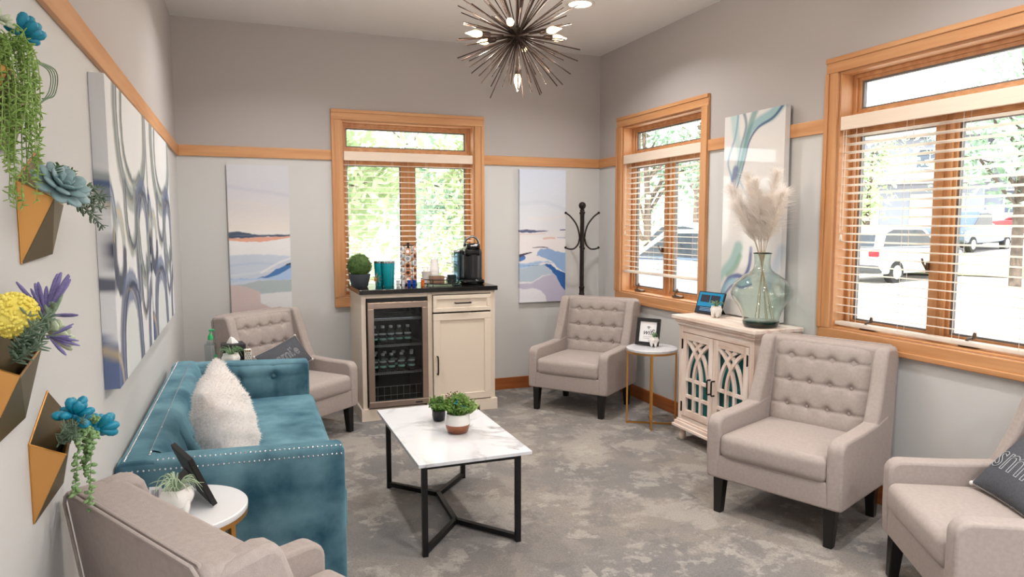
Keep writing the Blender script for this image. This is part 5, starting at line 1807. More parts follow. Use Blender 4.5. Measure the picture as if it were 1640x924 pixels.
# ---------------------------------------------------------------- tooth shaped planters
def tooth_planter(label, loc, s, rz, leafm, nl, spread, seed, roots=4):
    t = thing('tooth_planter', label, 'planter', loc, rz, 'white tooth planters with air plants')
    b = MB()
    # molar: four-lobed crown over tapering roots
    def crown(u, v):
        a = 2 * PI * u
        lob = 1 + 0.10 * math.cos(4 * a)
        z = 0.40 + v * 0.60
        r = 0.40 + 0.10 * math.sin(PI * min(1, v * 1.15)) + 0.02 * v
        return (r * lob * math.cos(a) * s, r * lob * math.sin(a) * s * 0.9, z * s)
    b.grid(crown, 32, 8)
    b.grid(lambda u, v: (crown(u, 1)[0] * (1 - 0.14 * v), crown(u, 1)[1] * (1 - 0.14 * v), (1.0 - 0.22 * v * v) * s), 32, 4)
    b.grid(lambda u, v: (crown(u, 1)[0] * 0.86 * (1 - v), crown(u, 1)[1] * 0.86 * (1 - v), 0.78 * s), 32, 2)
    b.grid(lambda u, v: (crown(u, 0)[0] * (1 - v), crown(u, 0)[1] * (1 - v), (0.40 + 0.06 * v) * s), 32, 3, flip=True)
    for k in range(roots):
        a = PI / 4 + k * 2 * PI / roots
        c_, s_ = math.cos(a), math.sin(a)
        b.tube([(0.27 * c_ * s, 0.25 * s_ * s, 0.56 * s), (0.29 * c_ * s, 0.27 * s_ * s, 0.36 * s), (0.28 * c_ * s, 0.26 * s_ * s, 0.14 * s), (0.25 * c_ * s, 0.23 * s_ * s, 0.0)], [0.19 * s, 0.175 * s, 0.12 * s, 0.05 * s], 12)
    b.build('pot', 'ceramic_white', t, smooth=70)
    rn = random.Random(seed)
    f = MB()
    for k in range(nl):
        a = rn.uniform(0, 2 * PI)
        r = spread * rn.uniform(0.45, 1.0) * s
        hh = s * rn.uniform(0.25, 0.62) * (1.2 - 0.4 * r / (spread * s))
        pts = smooth([(0.05 * s * math.cos(a), 0.05 * s * math.sin(a), 0.85 * s), (r * 0.4 * math.cos(a), r * 0.4 * math.sin(a), 0.95 * s + hh * 0.75), (r * 0.8 * math.cos(a), r * 0.8 * math.sin(a), 0.95 * s + hh * 0.7), (r * math.cos(a + 0.1), r * math.sin(a + 0.1), 0.95 * s + hh * rn.uniform(-0.3, 0.6))], 4)
        m_ = len(pts)
        f.tube([tuple(p) for p in pts], [0.028 * s * (1 - 0.85 * i / (m_ - 1)) for i in range(m_)], 4)
    f.build('air_plant', leafm, t, smooth=60)
    return t
tooth_planter('white tooth-shaped planter with air plant beside the tablet on the carved cabinet', (2.945, 3.835, 0.875), 0.080, 0.5, 'airplant_green', 26, 0.85, 1)
tooth_planter('white tooth-shaped planter with air plant on the marble side table by the lettered frame', (2.862, 4.452, 0.583), 0.078, 0.9, 'airplant_green', 18, 0.6, 2)
tooth_planter('white tooth-shaped planter with pale air plant on the near white side table', (-0.205, 2.305, 0.61), 0.092, 0.3, 'airplant', 46, 0.95, 3)
tooth_planter('white tooth-shaped planter with air plant in front of the black tissue box', (-0.072, 4.60, 0.61), 0.100, 0.2, 'airplant_green', 40, 1.05, 4)

# ---------------------------------------------------------------- picture frames
def pframe(label, loc, M, w, h, bw, content, so=0.085):
    t = thing('picture_frame', label, 'picture frame', loc)
    sl = M[2][1] / M[2][2]          # slope that brings the strut foot down to the table
    b = ring(MB(), 0, w, 0, h, bw, -0.016, 0)
    MB().add(b.v, b.f, M).build('frame', 'frame_black', t, bevel=0.002)
    MB().box(bw * 0.9, w - bw * 0.9, -0.007, -0.005, bw * 0.9, h - bw * 0.9, M=M).build('print', 'paper_white', t)
    MB().box(0.008, w - 0.008, -0.003, 0.002, 0.008, h - 0.008, M=M).build('back_board', 'frame_black', t)
    # easel strut
    MB().add([tuple(Vector(p)) for p in ((w * 0.36, 0.002, h * 0.62), (w * 0.64, 0.002, h * 0.62), (w * 0.72, so, 0.004 - so * sl), (w * 0.28, so, 0.004 - so * sl), (w * 0.36, 0.007, h * 0.62), (w * 0.64, 0.007, h * 0.62), (w * 0.72, so + 0.006, 0.006 - so * sl), (w * 0.28, so + 0.006, 0.006 - so * sl))],
             [(0, 1, 2, 3), (7, 6, 5, 4), (0, 3, 7, 4), (1, 5, 6, 2), (3, 2, 6, 7), (0, 4, 5, 1)], M).build('easel_strut', 'frame_black', t)
    if content:
        def lay(vs, cx, cz):
            return [(w / 2 + x + cx, -0.0078 - abs(z), h / 2 + y + cz) for x, y, z in vs]
        vs, fs = text_mesh('wifi', 0.062, shear=0.35)
        MB().add(lay(vs, 0, -0.004), fs, M).build('lettering', 'ink_dark', t)
        s_ = MB()
        for r in (0.007, 0.013, 0.019):
            s_.tube([(w / 2 + 0.004 + r * math.sin(a), -0.008, h / 2 + 0.022 + r * math.cos(a)) for a in np.linspace(-0.8, 0.8, 9)], 0.0013, 4)
        s_.sphere((w / 2 + 0.004, -0.008, h / 2 + 0.022), 0.002, 6, 4)
        MB().add(s_.v, s_.f, M).build('signal_symbol', 'ink_dark', t)
        for k in range(2):
            MB().box(w * 0.30, w * 0.70, -0.0082, -0.0070, h * 0.32 - k * 0.013, h * 0.32 - k * 0.013 + 0.002, M=M).build('print_line', 'ink_grey', t)
    return t
# lettered frame on the marble table
L0, L1 = Vector((2.782, 4.578, 0.5845)), Vector((2.885, 4.432, 0.5845))
xd = (L1 - L0).normalized()
yd = Vector((-xd.y, xd.x, 0))     # away from the room
lean = 0.22
zd = (Vector((0, 0, 1)) + yd * lean).normalized()
yn = xd.cross(zd)
if yn.dot(yd) < 0:
    yn = -yn
Mf = Matrix(((xd.x, yn.x, zd.x, 0), (xd.y, yn.y, zd.y, 0), (xd.z, yn.z, zd.z, 0.0035), (0, 0, 0, 1)))
pframe('black frame lettered wifi on the marble side table', tuple(L0), Mf, 0.186, 0.205, 0.026, True)
# frame seen from behind on the near white table: faces away to the right
G0 = Vector((-0.105, 2.335, 0.611))
xd = Vector((-0.12, 0.99, 0)).normalized()
xd = Vector((-0.067, 0.20, 0)).normalized()
yd = Vector((-xd.y, xd.x, 0))
zd = (Vector((0, 0, 1)) + yd * 0.42).normalized()
yn = xd.cross(zd)
if yn.dot(yd) < 0:
    yn = -yn
Mg = Matrix(((xd.x, yn.x, zd.x, 0), (xd.y, yn.y, zd.y, 0), (xd.z, yn.z, zd.z, 0.004), (0, 0, 0, 1)))
t = pframe('black picture frame seen from behind with price tag on the near white table', tuple(G0), Mg, 0.20, 0.178, 0.024, False, 0.12)
MB().box(0.03, 0.17, 0.004, 0.0048, 0.100, 0.102, M=Mg).build('cord', 'brass_thin', t)
tg = Vector((-0.112, 0.115, 0.004))
b = MB().box(-0.019, 0.019, -0.0008, 0.0008, 0, 0.045)
Mt = Matrix.Translation((-0.172, 0.085, 0.014)) @ Matrix.Rotation(math.radians(-12), 4, 'Z') @ Matrix.Rotation(math.radians(-14), 4, 'X')
MB().add(b.v, b.f, Mt).build('price_tag', 'paper_white', t)
for k in range(7):
    bb = MB().box(-0.012 + k * 0.0035, -0.0105 + k * 0.0035 + 0.0006 * (k % 2), -0.0014, -0.0009, 0.014, 0.036)
    MB().add(bb.v, bb.f, Mt).build('tag_bar', 'ink_grey', t)
# ---------------------------------------------------------------- things on the hidden far side table
TT = 0.61
mat('green_plastic', (40, 168, 98), 0.4)
mat('label_clearprint', (70, 170, 110), 0.5)
glassmat('gel_clear', (238, 242, 242), 1.0)
mat('tissue', (240, 238, 236), 0.95)
mat('dots_box', (236, 232, 224), 0.7)
sb = thing('sanitizer_bottle', 'clear pump bottle of hand sanitizer with green pump behind the sofa', 'bottle', (-0.185, 4.66, TT))
MB().rbox((-0.036, -0.022, 0), (0.036, 0.022, 0.165), 0.016, 3, 2).build('bottle_body', 'gel_clear', sb, smooth=180)
MB().lathe([(0.028, 0.15), (0.022, 0.175), (0.013, 0.185), (0.013, 0.19)], 16).build('shoulder', 'gel_clear', sb, smooth=60)
MB().lathe([(0, 0.183), (0.016, 0.183), (0.016, 0.203), (0.009, 0.216), (0.004, 0.222), (0.004, 0.238), (0, 0.238)], 14).build('pump_collar', 'green_plastic', sb, smooth=40)
MB().rbox((-0.009, -0.009, 0.236), (0.022, 0.009, 0.247), 0.004, 2, 1).tube([(0.018, 0, 0.242), (0.028, 0, 0.238)], 0.004, 6).build('pump_head', 'green_plastic', sb, smooth=50)
MB().tube([(0, 0, 0.18), (0.006, 0, 0.01)], 0.002, 6).build('dip_tube', 'bottle_cap', sb)
MB().box(0.016, 0.0355, -0.0232, -0.0222, 0.02, 0.09).build('print_label', 'label_clearprint', sb)
tbx = thing('tissue_box', 'black cube tissue box with a white tissue behind the sofa', 'tissue box', (-0.058, 4.715, TT), 0.15)
MB().rbox((-0.066, -0.066, 0), (0.066, 0.066, 0.145), 0.004, 2, 1).build('box', 'frame_black', tbx, smooth=40)
b = MB()
for k in range(7):
    a0 = k * 2 * PI / 7
    a1 = (k + 1) * 2 * PI / 7
    r0, r1 = 0.034 * (1 + 0.25 * math.sin(3 * a0)), 0.034 * (1 + 0.25 * math.sin(3 * a1))
    b.add([(r0 * math.cos(a0), r0 * math.sin(a0) * 0.5, 0.145), (r1 * math.cos(a1), r1 * math.sin(a1) * 0.5, 0.145), (0.014 * math.cos(a1) - 0.008, 0.01 * math.sin(a1), 0.178), (0.014 * math.cos(a0) - 0.008, 0.01 * math.sin(a0), 0.178), (-0.012, 0, 0.187)], [(0, 1, 2, 3), (3, 2, 4)])
b.build('tissue', 'tissue', tbx, smooth=180)
db = thing('dotted_box', 'small white box with black dots beside the black tissue box', 'box', (0.026, 4.64, TT), 0.1)
MB().rbox((-0.020, -0.020, 0), (0.020, 0.020, 0.112), 0.002, 1, 1).build('box', 'dots_box', db)
for r in range(4):
    for c in range(2 + r % 2):
        x = -0.012 + c * 0.012 + (0.006 if r % 2 == 0 else 0)
        MB().tube([(x, -0.0205, 0.086 - r * 0.012), (x, -0.0195, 0.086 - r * 0.012)], 0.0035, 8).build('dot', 'frame_black', db)
for k in range(3):
    MB().box(-0.017 + k * 0.012, -0.009 + k * 0.012, -0.0208, -0.0200, 0.097, 0.110).build('stripe', 'brass_thin', db)

# ---------------------------------------------------------------- pots on the coffee table
mat('copper', (150, 100, 78), 0.24, 1.0, bump=0.9, bscale=45)
mat('pot_white', (232, 230, 226), 0.5)
mat('pot_black', (14, 14, 16), 0.2)
mat('soil', (60, 50, 42), 0.95)
mat('herb_green', (88, 130, 52), 0.7, col2=(128, 164, 78), vscale=20, transl=0.25)
mat('herb_dark', (70, 104, 50), 0.7, col2=(100, 138, 70), vscale=20, transl=0.2)
mat('herb_pale', (150, 178, 104), 0.7, col2=(176, 196, 128), vscale=20, transl=0.25)
mat('teal_petal', (20, 138, 160), 0.6, col2=(40, 160, 190), vscale=30)
mat('blue_petal', (70, 150, 196), 0.6)
mat('twig', (104, 76, 52), 0.9)
def herb(parent, m, c, R, H, n, seed, lsize, name='foliage', squash=1.0, droop=0.0):
    """a tuft of thin stems set with small leaves"""
    rn = random.Random(seed)
    f = MB()
    for k in range(n):
        a = rn.uniform(0, 2 * PI)
        r = R * math.sqrt(rn.random())
        h = H * (1 - 0.55 * (r / R) ** 2) * rn.uniform(0.7, 1.1)
        p0 = Vector((c[0] + 0.3 * r * math.cos(a), c[1] + 0.3 * r * math.sin(a), c[2]))
        p1 = Vector((c[0] + r * math.cos(a), c[1] + r * math.sin(a) * squash, c[2] + h - droop * r))
        pm = p0.lerp(p1, 0.5) + Vector((0, 0, 0.12 * h))
        q = smooth([tuple(p0), tuple(pm), tuple(p1)], 4)
        f.tube([tuple(v) for v in q], 0.0009, 3)
        for i in range(2, len(q)):
            p = Vector(q[i])
            for s_ in range(3):
                d = Vector((rn.gauss(0, 1), rn.gauss(0, 1), rn.gauss(0.35, 0.7))).normalized()
                e = d.orthogonal().normalized()
                L_ = lsize * rn.uniform(0.7, 1.3)
                f.add([tuple(p), tuple(p + d * L_ * 0.5 + e * L_ * 0.26), tuple(p + d * L_), tuple(p + d * L_ * 0.5 - e * L_ * 0.26)], [(0, 1, 2, 3)])
    return tag(f.build(name, m, parent), kind='stuff')
def flower(parent, m, p, r, seed, n=10):
    rn = random.Random(seed)
    hd = MB().sphere(p, r * 0.3, 8, 5).build('flower', m, parent, smooth=180)
    lm = MB().sphere((0, 0, 0.5), 0.5, 6, 5, (0.34, 0.22, 1)).mesh('petal', m, 180)
    for k in range(n):
        d = Vector((rn.gauss(0, 1), rn.gauss(0, 1), rn.uniform(-0.2, 1))).normalized()
        inst('petal', lm, hd, M=dirM(p, d, sc=r))
    return hd
wp_ = thing('potted_plant', 'leafy green plant in a white and copper pot on the coffee table', 'potted plant', (1.004, 3.355, 0.445))
MB().lathe([(0.0, 0.0), (0.042, 0.0), (0.052, 0.006), (0.060, 0.03), (0.0625, 0.046), (0.0620, 0.0462), (0, 0.0462)], 36).build('pot_lower', 'copper', wp_, smooth=50)
MB().lathe([(0.0622, 0.046), (0.0622, 0.066), (0.057, 0.098), (0.053, 0.100), (0.052, 0.09), (0, 0.088)], 36).build('pot_upper', 'pot_white', wp_, smooth=50)
herb(wp_, 'herb_green', (0, 0, 0.088), 0.088, 0.105, 130, 1, 0.014)
herb(wp_, 'herb_dark', (0, 0, 0.085), 0.068, 0.070, 70, 2, 0.013)
herb(wp_, 'herb_pale', (0.035, 0.01, 0.088), 0.085, 0.085, 50, 3, 0.014)
flower(wp_, 'teal_petal', (-0.012, -0.028, 0.158), 0.022, 1)
flower(wp_, 'blue_petal', (0.022, -0.045, 0.138), 0.016, 2)
b = MB()
for k, (dx, dy) in enumerate(((-0.05, 0.0), (-0.03, 0.02), (-0.012, 0.01), (0.0, 0.02))):
    b.tube([(dx * 0.4, dy, 0.1), (dx, dy, 0.16), (dx * 1.3, dy, 0.205 - 0.01 * (k % 2))], 0.0012, 4)
    for i in range(5):
        b.sphere((dx * 1.1 + 0.004 * (-1) ** i, dy, 0.165 + i * 0.010), 0.004, 6, 4)
b.build('twig', 'twig', wp_, smooth=60)
bp_ = thing('potted_plant', 'small leafy plant in a glossy black pot on the coffee table', 'potted plant', (0.972, 3.60, 0.445))
MB().lathe([(0.0, 0.0), (0.024, 0.0), (0.032, 0.006), (0.0365, 0.03), (0.036, 0.056), (0.033, 0.058), (0.032, 0.05), (0, 0.048)], 28).build('pot', 'pot_black', bp_, smooth=50)
herb(bp_, 'herb_dark', (0, 0, 0.048), 0.055, 0.075, 60, 5, 0.014)
herb(bp_, 'herb_green', (-0.01, 0, 0.048), 0.055, 0.085, 36, 6, 0.014)

# ---------------------------------------------------------------- things on the coffee bar
CT = 1.0085
mat('slate_pot', (66, 72, 80), 0.6)
mat('boxwood', (62, 92, 44), 0.8, col2=(96, 124, 66), vscale=30, transl=0.15)
mat('tumbler_teal', (10, 158, 172), 0.28, 0.25)
mat('chrome', (210, 212, 214), 0.12, 1.0)
mat('gold_star', (206, 160, 90), 0.3, 0.9)
tp = thing('topiary_ball', 'round clipped boxwood ball in a slate grey pot on the coffee bar', 'potted plant', (0.872, 5.56, CT))
MB().lathe([(0, 0), (0.058, 0), (0.066, 0.01), (0.082, 0.08), (0.086, 0.10), (0.080, 0.102), (0.074, 0.09), (0, 0.088)], 28).build('pot', 'slate_pot', tp, smooth=45)
MB().sphere((0, 0, 0.165), 0.088, 24, 16).build('ball_core', 'boxwood', tp, smooth=180)
rn = random.Random(8)
f = MB()
for k in range(2600):
    d = Vector((rn.gauss(0, 1), rn.gauss(0, 1), rn.gauss(0, 1))).normalized()
    p = Vector((0, 0, 0.165)) + d * rn.uniform(0.080, 0.094)
    dd_ = (d + Vector((rn.gauss(0, .5), rn.gauss(0, .5), rn.gauss(0, .5)))).normalized()
    e = dd_.orthogonal().normalized() * 0.0024
    f.add([tuple(p - e), tuple(p + e), tuple(p + dd_ * 0.012)], [(0, 1, 2)])
tag(f.build('leaves', 'boxwood', tp), kind='stuff')
so = thing('star_ornament', 'gold spiky starburst ornament beside the topiary ball', 'ornament', (0.985, 5.50, CT))
MB().sphere((0, 0, 0.062), 0.010, 10, 8).build('core', 'gold_star', so, smooth=180)
spm = MB().tube([(0, 0, 0), (0, 0, 1)], [0.0016, 0.0006], 5).mesh('spike', 'gold_star')
for k in range(26):
    z = 1 - 2 * (k + 0.5) / 26
    a = k * 2.4
    d = Vector((math.sqrt(1 - z * z) * math.cos(a), math.sqrt(1 - z * z) * math.sin(a), z))
    inst('spike', spm, so, M=dirM((0, 0, 0.062), d) @ Matrix.Diagonal((1, 1, 0.061, 1)))
def tumbler(label, x, y):
    t = thing('tumbler', label, 'tumbler', (x, y, CT), 0, 'teal steel tumblers')
    MB().lathe([(0, 0), (0.030, 0), (0.032, 0.004), (0.040, 0.165), (0.041, 0.182), (0, 0.182)], 28).build('cup', 'tumbler_teal', t, smooth=45)
    MB().lathe([(0.0405, 0.182), (0.0415, 0.184), (0.0415, 0.199), (0.038, 0.200), (0.037, 0.17), (0, 0.168)], 28).build('steel_rim', 'chrome', t, smooth=45)
tumbler('teal tumbler with steel rim, left of the three on the coffee bar', 1.030, 5.575)
tumbler('teal tumbler with steel rim, middle of the three on the coffee bar', 1.082, 5.510)
tumbler('teal tumbler with steel rim, right of the three on the coffee bar', 1.118, 5.592)

mat('pod_silver', (206, 208, 212), 0.35, 0.3)
mat('pod_orange', (206, 130, 92), 0.5)
mat('pod_copper', (190, 110, 66), 0.5)
mat('pod_body', (235, 232, 228), 0.4)
kx, ky = 1.272, 5.60
kc = thing('pod_carousel', 'black wire carousel tower for coffee pods on the coffee bar', 'pod holder', (kx, ky, CT))
MB().lathe([(0, 0), (0.068, 0), (0.070, 0.006), (0.06, 0.012), (0.02, 0.014), (0, 0.014)], 28).build('base', 'black_metal', kc, smooth=45)
MB().tube([(0, 0, 0.01), (0, 0, 0.325)], 0.008, 8).build('spindle', 'black_metal', kc)
MB().lathe([(0, 0.318), (0.05, 0.318), (0.05, 0.323), (0.012, 0.327), (0.010, 0.34), (0, 0.342)], 20).build('cap', 'black_metal', kc, smooth=45)
cda = math.atan2(-ky, -kx)
for k in range(6):
    a = cda + math.radians(60 * k)
    for o in (-0.03, 0.03):
        x, y = 0.052 * math.cos(a) - o * math.sin(a), 0.052 * math.sin(a) + o * math.cos(a)
        MB().tube([(x, y, 0.012), (x, y, 0.32)], 0.0016, 4).build('wire_post', 'black_metal', kc)
podb = MB().lathe([(0, -0.030), (0.016, -0.030), (0.021, 0), (0.0255, 0.001), (0.0255, 0.003), (0, 0.003)], 18).mesh('pod_cup', 'pod_body', 40)
lids = {m: MB().lathe([(0, 0.003), (0.0235, 0.003), (0.0225, 0.0042), (0, 0.0042)], 18).mesh('pod_lid', m, 40) for m in ('pod_silver', 'pod_orange', 'pod_copper')}
prn = {m: MB().lathe([(0.006, 0.0042), (0.014, 0.0042), (0.014, 0.0047), (0.006, 0.0047)], 14).mesh('pod_print', q) for m, q in (('pod_silver', 'ink_grey'), ('pod_orange', 'label_white'), ('pod_copper', 'frame_black'))}
cols = [('left', -62, ['pod_silver'] * 5), ('middle', -4, ['pod_orange', 'pod_silver', 'pod_copper', 'pod_copper', 'pod_orange']), ('right', 56, ['pod_orange', 'pod_copper', 'pod_silver', 'pod_copper', 'pod_copper'])]
cn = {'pod_silver': 'silver', 'pod_orange': 'orange', 'pod_copper': 'copper brown'}
for nm, dg, ms in cols:
    a = cda + math.radians(dg)
    for r, m in enumerate(ms):
        z = 0.292 - r * 0.0565 - (0.02 if nm == 'middle' else 0.0)
        t = thing('coffee_pod', '%s-lidded coffee pod in the %s visible column of the carousel, %s from the top' % (cn[m], nm, ords[r]), 'coffee pod', (kx + 0.060 * math.cos(a), ky + 0.060 * math.sin(a), CT + z), 0, 'coffee pods in the carousel')
        M = dirM((0, 0, 0), (math.cos(a), math.sin(a), 0.12))
        inst('pod_cup', podb, t, M=M)
        inst('pod_lid', lids[m], t, M=M)
        inst('pod_print', prn[m], t, M=M)

mat('creamer_white', (226, 226, 230), 0.35)
mat('creamer_blue', (16, 70, 176), 0.3)
mat('creamer_orange', (224, 112, 48), 0.35)
def creamers(kind, m, xs, y, zs):
    me_ = MB().lathe([(0, 0), (0.013, 0), (0.016, 0.022), (0.019, 0.0225), (0.019, 0.0245), (0, 0.0245)], 14)
    md = me_.mesh('creamer_cup', m, 40)
    for j in range(zs):
        for i, x in enumerate(xs):
            if zs > 1 and j == 1 and i == len(xs) - 1 and len(xs) > 2:
                continue
            o = bpy.data.objects.new('creamer_cup', md)
            COL.objects.link(o)
            o.location = (x, y, CT + j * 0.0248)
            tag(o, '%s creamer cup on the coffee bar, %s from the left in the %s layer' % (kind, ords[i], 'bottom' if j == 0 else 'top'), 'creamer cup', kind + ' creamer cups')
creamers('white', 'creamer_white', (1.160, 1.200), 5.475, 2)
creamers('blue', 'creamer_blue', (1.243, 1.283), 5.455, 2)
creamers('orange', 'creamer_orange', (1.352,), 5.455, 2)

mat('tray_dark', (40, 34, 32), 0.4, 0.5)
mat('tray_mirror', (150, 140, 132), 0.15, 0.8)
mat('wood_block', (142, 110, 90), 0.6, col2=(120, 90, 72), vscale=3, stretch=(20, 1, 1))
mat('cup_paper', (236, 232, 230), 0.6)
mat('glass_smoke', (40, 56, 56), 0.15)
tx, ty = 1.525, 5.565
tr = thing('serving_tray', 'round dark serving tray with raised wire rim on the coffee bar', 'tray', (tx, ty, CT))
MB().lathe([(0, 0.010), (0.148, 0.010), (0.152, 0.014), (0.152, 0.017), (0, 0.017)], 40).build('tray_plate', 'tray_mirror', tr, smooth=45)
rp_ = [(0.156 * math.cos(2 * PI * k / 40), 0.156 * math.sin(2 * PI * k / 40)) for k in range(40)]
MB().tube([(x, y, 0.046) for x, y in rp_], 0.004, 6, closed=True).build('rim_wire', 'tray_dark', tr, smooth=180)
MB().tube([(x, y, 0.013) for x, y in rp_], 0.004, 6, closed=True).build('rim_wire', 'tray_dark', tr, smooth=180)
for k in range(6):
    x, y = rp_[k * 40 // 6]
    MB().tube([(x, y, 0.0), (x, y, 0.046)], 0.003, 6).build('rim_post', 'tray_dark', tr)
TZ = CT + 0.0175
wb = thing('wood_caddy', 'brown wooden block caddy on the serving tray', 'caddy', (tx - 0.045, ty - 0.07, TZ), -0.1)
MB().rbox((-0.058, -0.03, 0), (0.058, 0.03, 0.058), 0.003, 2, 1).build('block', 'wood_block', wb, smooth=40)
MB().box(-0.05, 0.05, -0.022, 0.022, 0.058, 0.0585).build('hollow_shade', 'tray_dark', wb)  # flat dark sheet standing in for a shaded hollow
cs = thing('cup_stack', 'tall stack of upside-down white paper cups on the serving tray', 'cups', (tx - 0.035, ty + 0.045, TZ))
for k in range(9):
    MB().lathe([(0.0395, 0), (0.041, 0.002), (0.0395, 0.006), (0.029, 0.088), (0.0, 0.088)], 22, (0, 0, k * 0.0125)).build('paper_cup', 'cup_paper', cs, smooth=45)
sc_ = thing('stirrer_cup', 'white paper cup holding wrapped stirrers on the serving tray', 'cup', (tx - 0.115, ty + 0.01, TZ))
MB().lathe([(0, 0), (0.026, 0), (0.036, 0.088), (0.0375, 0.090), (0.035, 0.091), (0.034, 0.08), (0, 0.078)], 22).build('cup', 'cup_paper', sc_, smooth=45)
rn = random.Random(3)
for k in range(9):
    a = rn.uniform(0, 2 * PI)
    r = rn.uniform(0.01, 0.03)
    MB().tube([(r * 0.5 * math.cos(a), r * 0.5 * math.sin(a), 0.05), (r * 1.1 * math.cos(a), r * 1.1 * math.sin(a), 0.125 + rn.uniform(-0.02, 0.01))], 0.003, 5).build('stirrer', 'cup_paper', sc_)
jr = thing('dark_jar', 'small dark ribbed glass jar at the right of the serving tray', 'jar', (tx + 0.085, ty - 0.045, TZ))
b = MB()
for i in range(28):
    pass
prof_ = [(0, 0), (0.034, 0), (0.037, 0.006), (0.037, 0.054), (0.039, 0.058), (0.036, 0.060), (0.033, 0.05), (0, 0.048)]
b.lathe(prof_, 28)
b.build('jar', 'glass_smoke', jr, smooth=30)

mat('maker_black', (22, 23, 26), 0.3)
mat('maker_gloss', (10, 10, 12), 0.08)
mat('maker_silver', (170, 172, 174), 0.2, 0.9)
glassmat('tank_glass', (150, 172, 184), 1.4)
mx_, my_ = 1.775, 5.575
cm = thing('coffee_maker', 'black single-serve coffee maker with silver handle on the coffee bar', 'coffee maker', (mx_, my_, CT), -0.08)
# body: rounded tower; brewing head overhangs a drip tray
MB().rbox((-0.075, -0.02, 0), (0.118, 0.13, 0.285), 0.035, 4, 3).build('body', 'maker_black', cm, smooth=180)
MB().rbox((-0.075, -0.115, 0), (0.110, 0.0, 0.040), 0.018, 3, 2).build('drip_base', 'maker_gloss', cm, smooth=60)
MB().lathe([(0, 0.040), (0.062, 0.040), (0.062, 0.046), (0, 0.046)], 24, (0.02, -0.055, 0)).build('drip_grate', 'black_metal', cm, smooth=40)
b = MB()
prof_ = []
def front(u, v):
    a = PI + PI * u
    return (0.02 + 0.088 * math.cos(a), -0.012 + 0.100 * math.sin(a), 0.05 + v * 0.19)
b.grid(front, 24, 4)
b.build('front_panel', 'maker_black', cm, smooth=180)
MB().rbox((-0.125, -0.01, 0.0), (-0.072, 0.125, 0.255), 0.015, 3, 2).build('water_tank', 'tank_glass', cm, smooth=60)
MB().rbox((-0.128, -0.014, 0.252), (-0.070, 0.128, 0.275), 0.008, 2, 1).build('tank_lid', 'maker_silver', cm, smooth=60)
MB().rbox((-0.055, -0.115, 0.225), (0.085, 0.07, 0.30), 0.03, 4, 3).build('brew_head', 'maker_gloss', cm, smooth=180)
MB().rbox((-0.042, -0.128, 0.285), (0.072, 0.03, 0.335), 0.022, 4, 2).build('head_cap', 'maker_gloss', cm, smooth=180)
MB().tube([(0.015, -0.06, 0.23), (0.015, -0.06, 0.19)], [0.04, 0.028], 20).build('nozzle', 'maker_gloss', cm, smooth=50)
hp = [(0.015 + 0.062 * math.cos(a), -0.045 - 0.035 * math.sin(a) * 0.4, 0.318 + 0.070 * math.sin(a)) for a in np.linspace(-0.15, PI + 0.15, 17)]
MB().tube(hp, 0.010, 8).build('handle', 'maker_silver', cm, smooth=180)
MB().box(-0.012, 0.042, -0.1295, -0.1278, 0.312, 0.320).build('badge', 'label_white', cm)

# glowing strip added inside the fridge to brighten the bottles
MB().box(0.96, 1.26, CY0 + 0.012, CY0 + 0.024, 0.892, 0.899).build('fill_strip', 'fridge_fill', fr, world=True)
# ---------------------------------------------------------------- gold wall planters with succulents
mat('suc_teal', (10, 146, 172), 0.4, col2=(14, 118, 154), vscale=20)
mat('suc_green', (142, 172, 118), 0.55, col2=(112, 146, 94), vscale=20)
mat('suc_blue', (120, 166, 164), 0.5, col2=(146, 160, 170), vscale=14)
mat('suc_white', (206, 214, 192), 0.55, col2=(176, 192, 160), vscale=12)
mat('vine_green', (172, 202, 116), 0.6, col2=(134, 172, 84), vscale=16, transl=0.15)
mat('sage', (112, 132, 112), 0.8, col2=(92, 114, 94), vscale=20)
mat('yellow_bloom', (238, 224, 112), 0.8, col2=(222, 202, 84), vscale=40)
mat('lavender', (128, 118, 170), 0.7, col2=(104, 98, 150), vscale=20)
mat('spike_green', (138, 160, 130), 0.7, col2=(110, 136, 108), vscale=14)

fat = {}
def fatleaf(m, wx=0.34, wy=0.30):
    k = (m, wx, wy)
    if k not in fat:
        b = MB()
        b.lathe([(0.10, 0.0), (0.62, 0.28), (0.95, 0.58), (0.86, 0.82), (0.45, 0.97), (0.02, 1.0)], 8)
        b.v = [(x * wx, y * wy, z) for x, y, z in b.v]
        fat[k] = b.mesh('leaf', m, 180)
    return fat[k]
def rosette(parent, name, m, p, nd, R, rings, wx=0.30, wy=0.10, seed=0, open_=0.25):
    """fleshy leaves in rings round an axis nd"""
    nd = Vector(nd).normalized()
    ob = MB().sphere((0, 0, 0), R * 0.14, 8, 6).build(name, m, parent, smooth=180)
    ob.location = p
    e1 = nd.orthogonal().normalized()
    e2 = nd.cross(e1)
    lm = fatleaf(m, wx, wy)
    rn = random.Random(seed)
    for r, (n, el, sc) in enumerate(rings):
        for k in range(n):
            a = 2 * PI * (k + 0.5 * (r % 2)) / n + rn.uniform(-0.1, 0.1)
            o = e1 * math.cos(a) + e2 * math.sin(a)
            d = (o * math.cos(el) + nd * math.sin(el)).normalized()
            # local y of the leaf faces the axis
            z_ = d
            y_ = (nd - d * nd.dot(d))
            if y_.length < 1e-3:
                y_ = e1
            y_.normalize()
            x_ = y_.cross(z_)
            s_ = R * sc
            M = Matrix(((x_.x * s_, y_.x * s_, z_.x * s_, 0), (x_.y * s_, y_.y * s_, z_.y * s_, 0), (x_.z * s_, y_.z * s_, z_.z * s_, 0), (0, 0, 0, 1)))
            inst('leaf', lm, ob, M=M)
    return ob
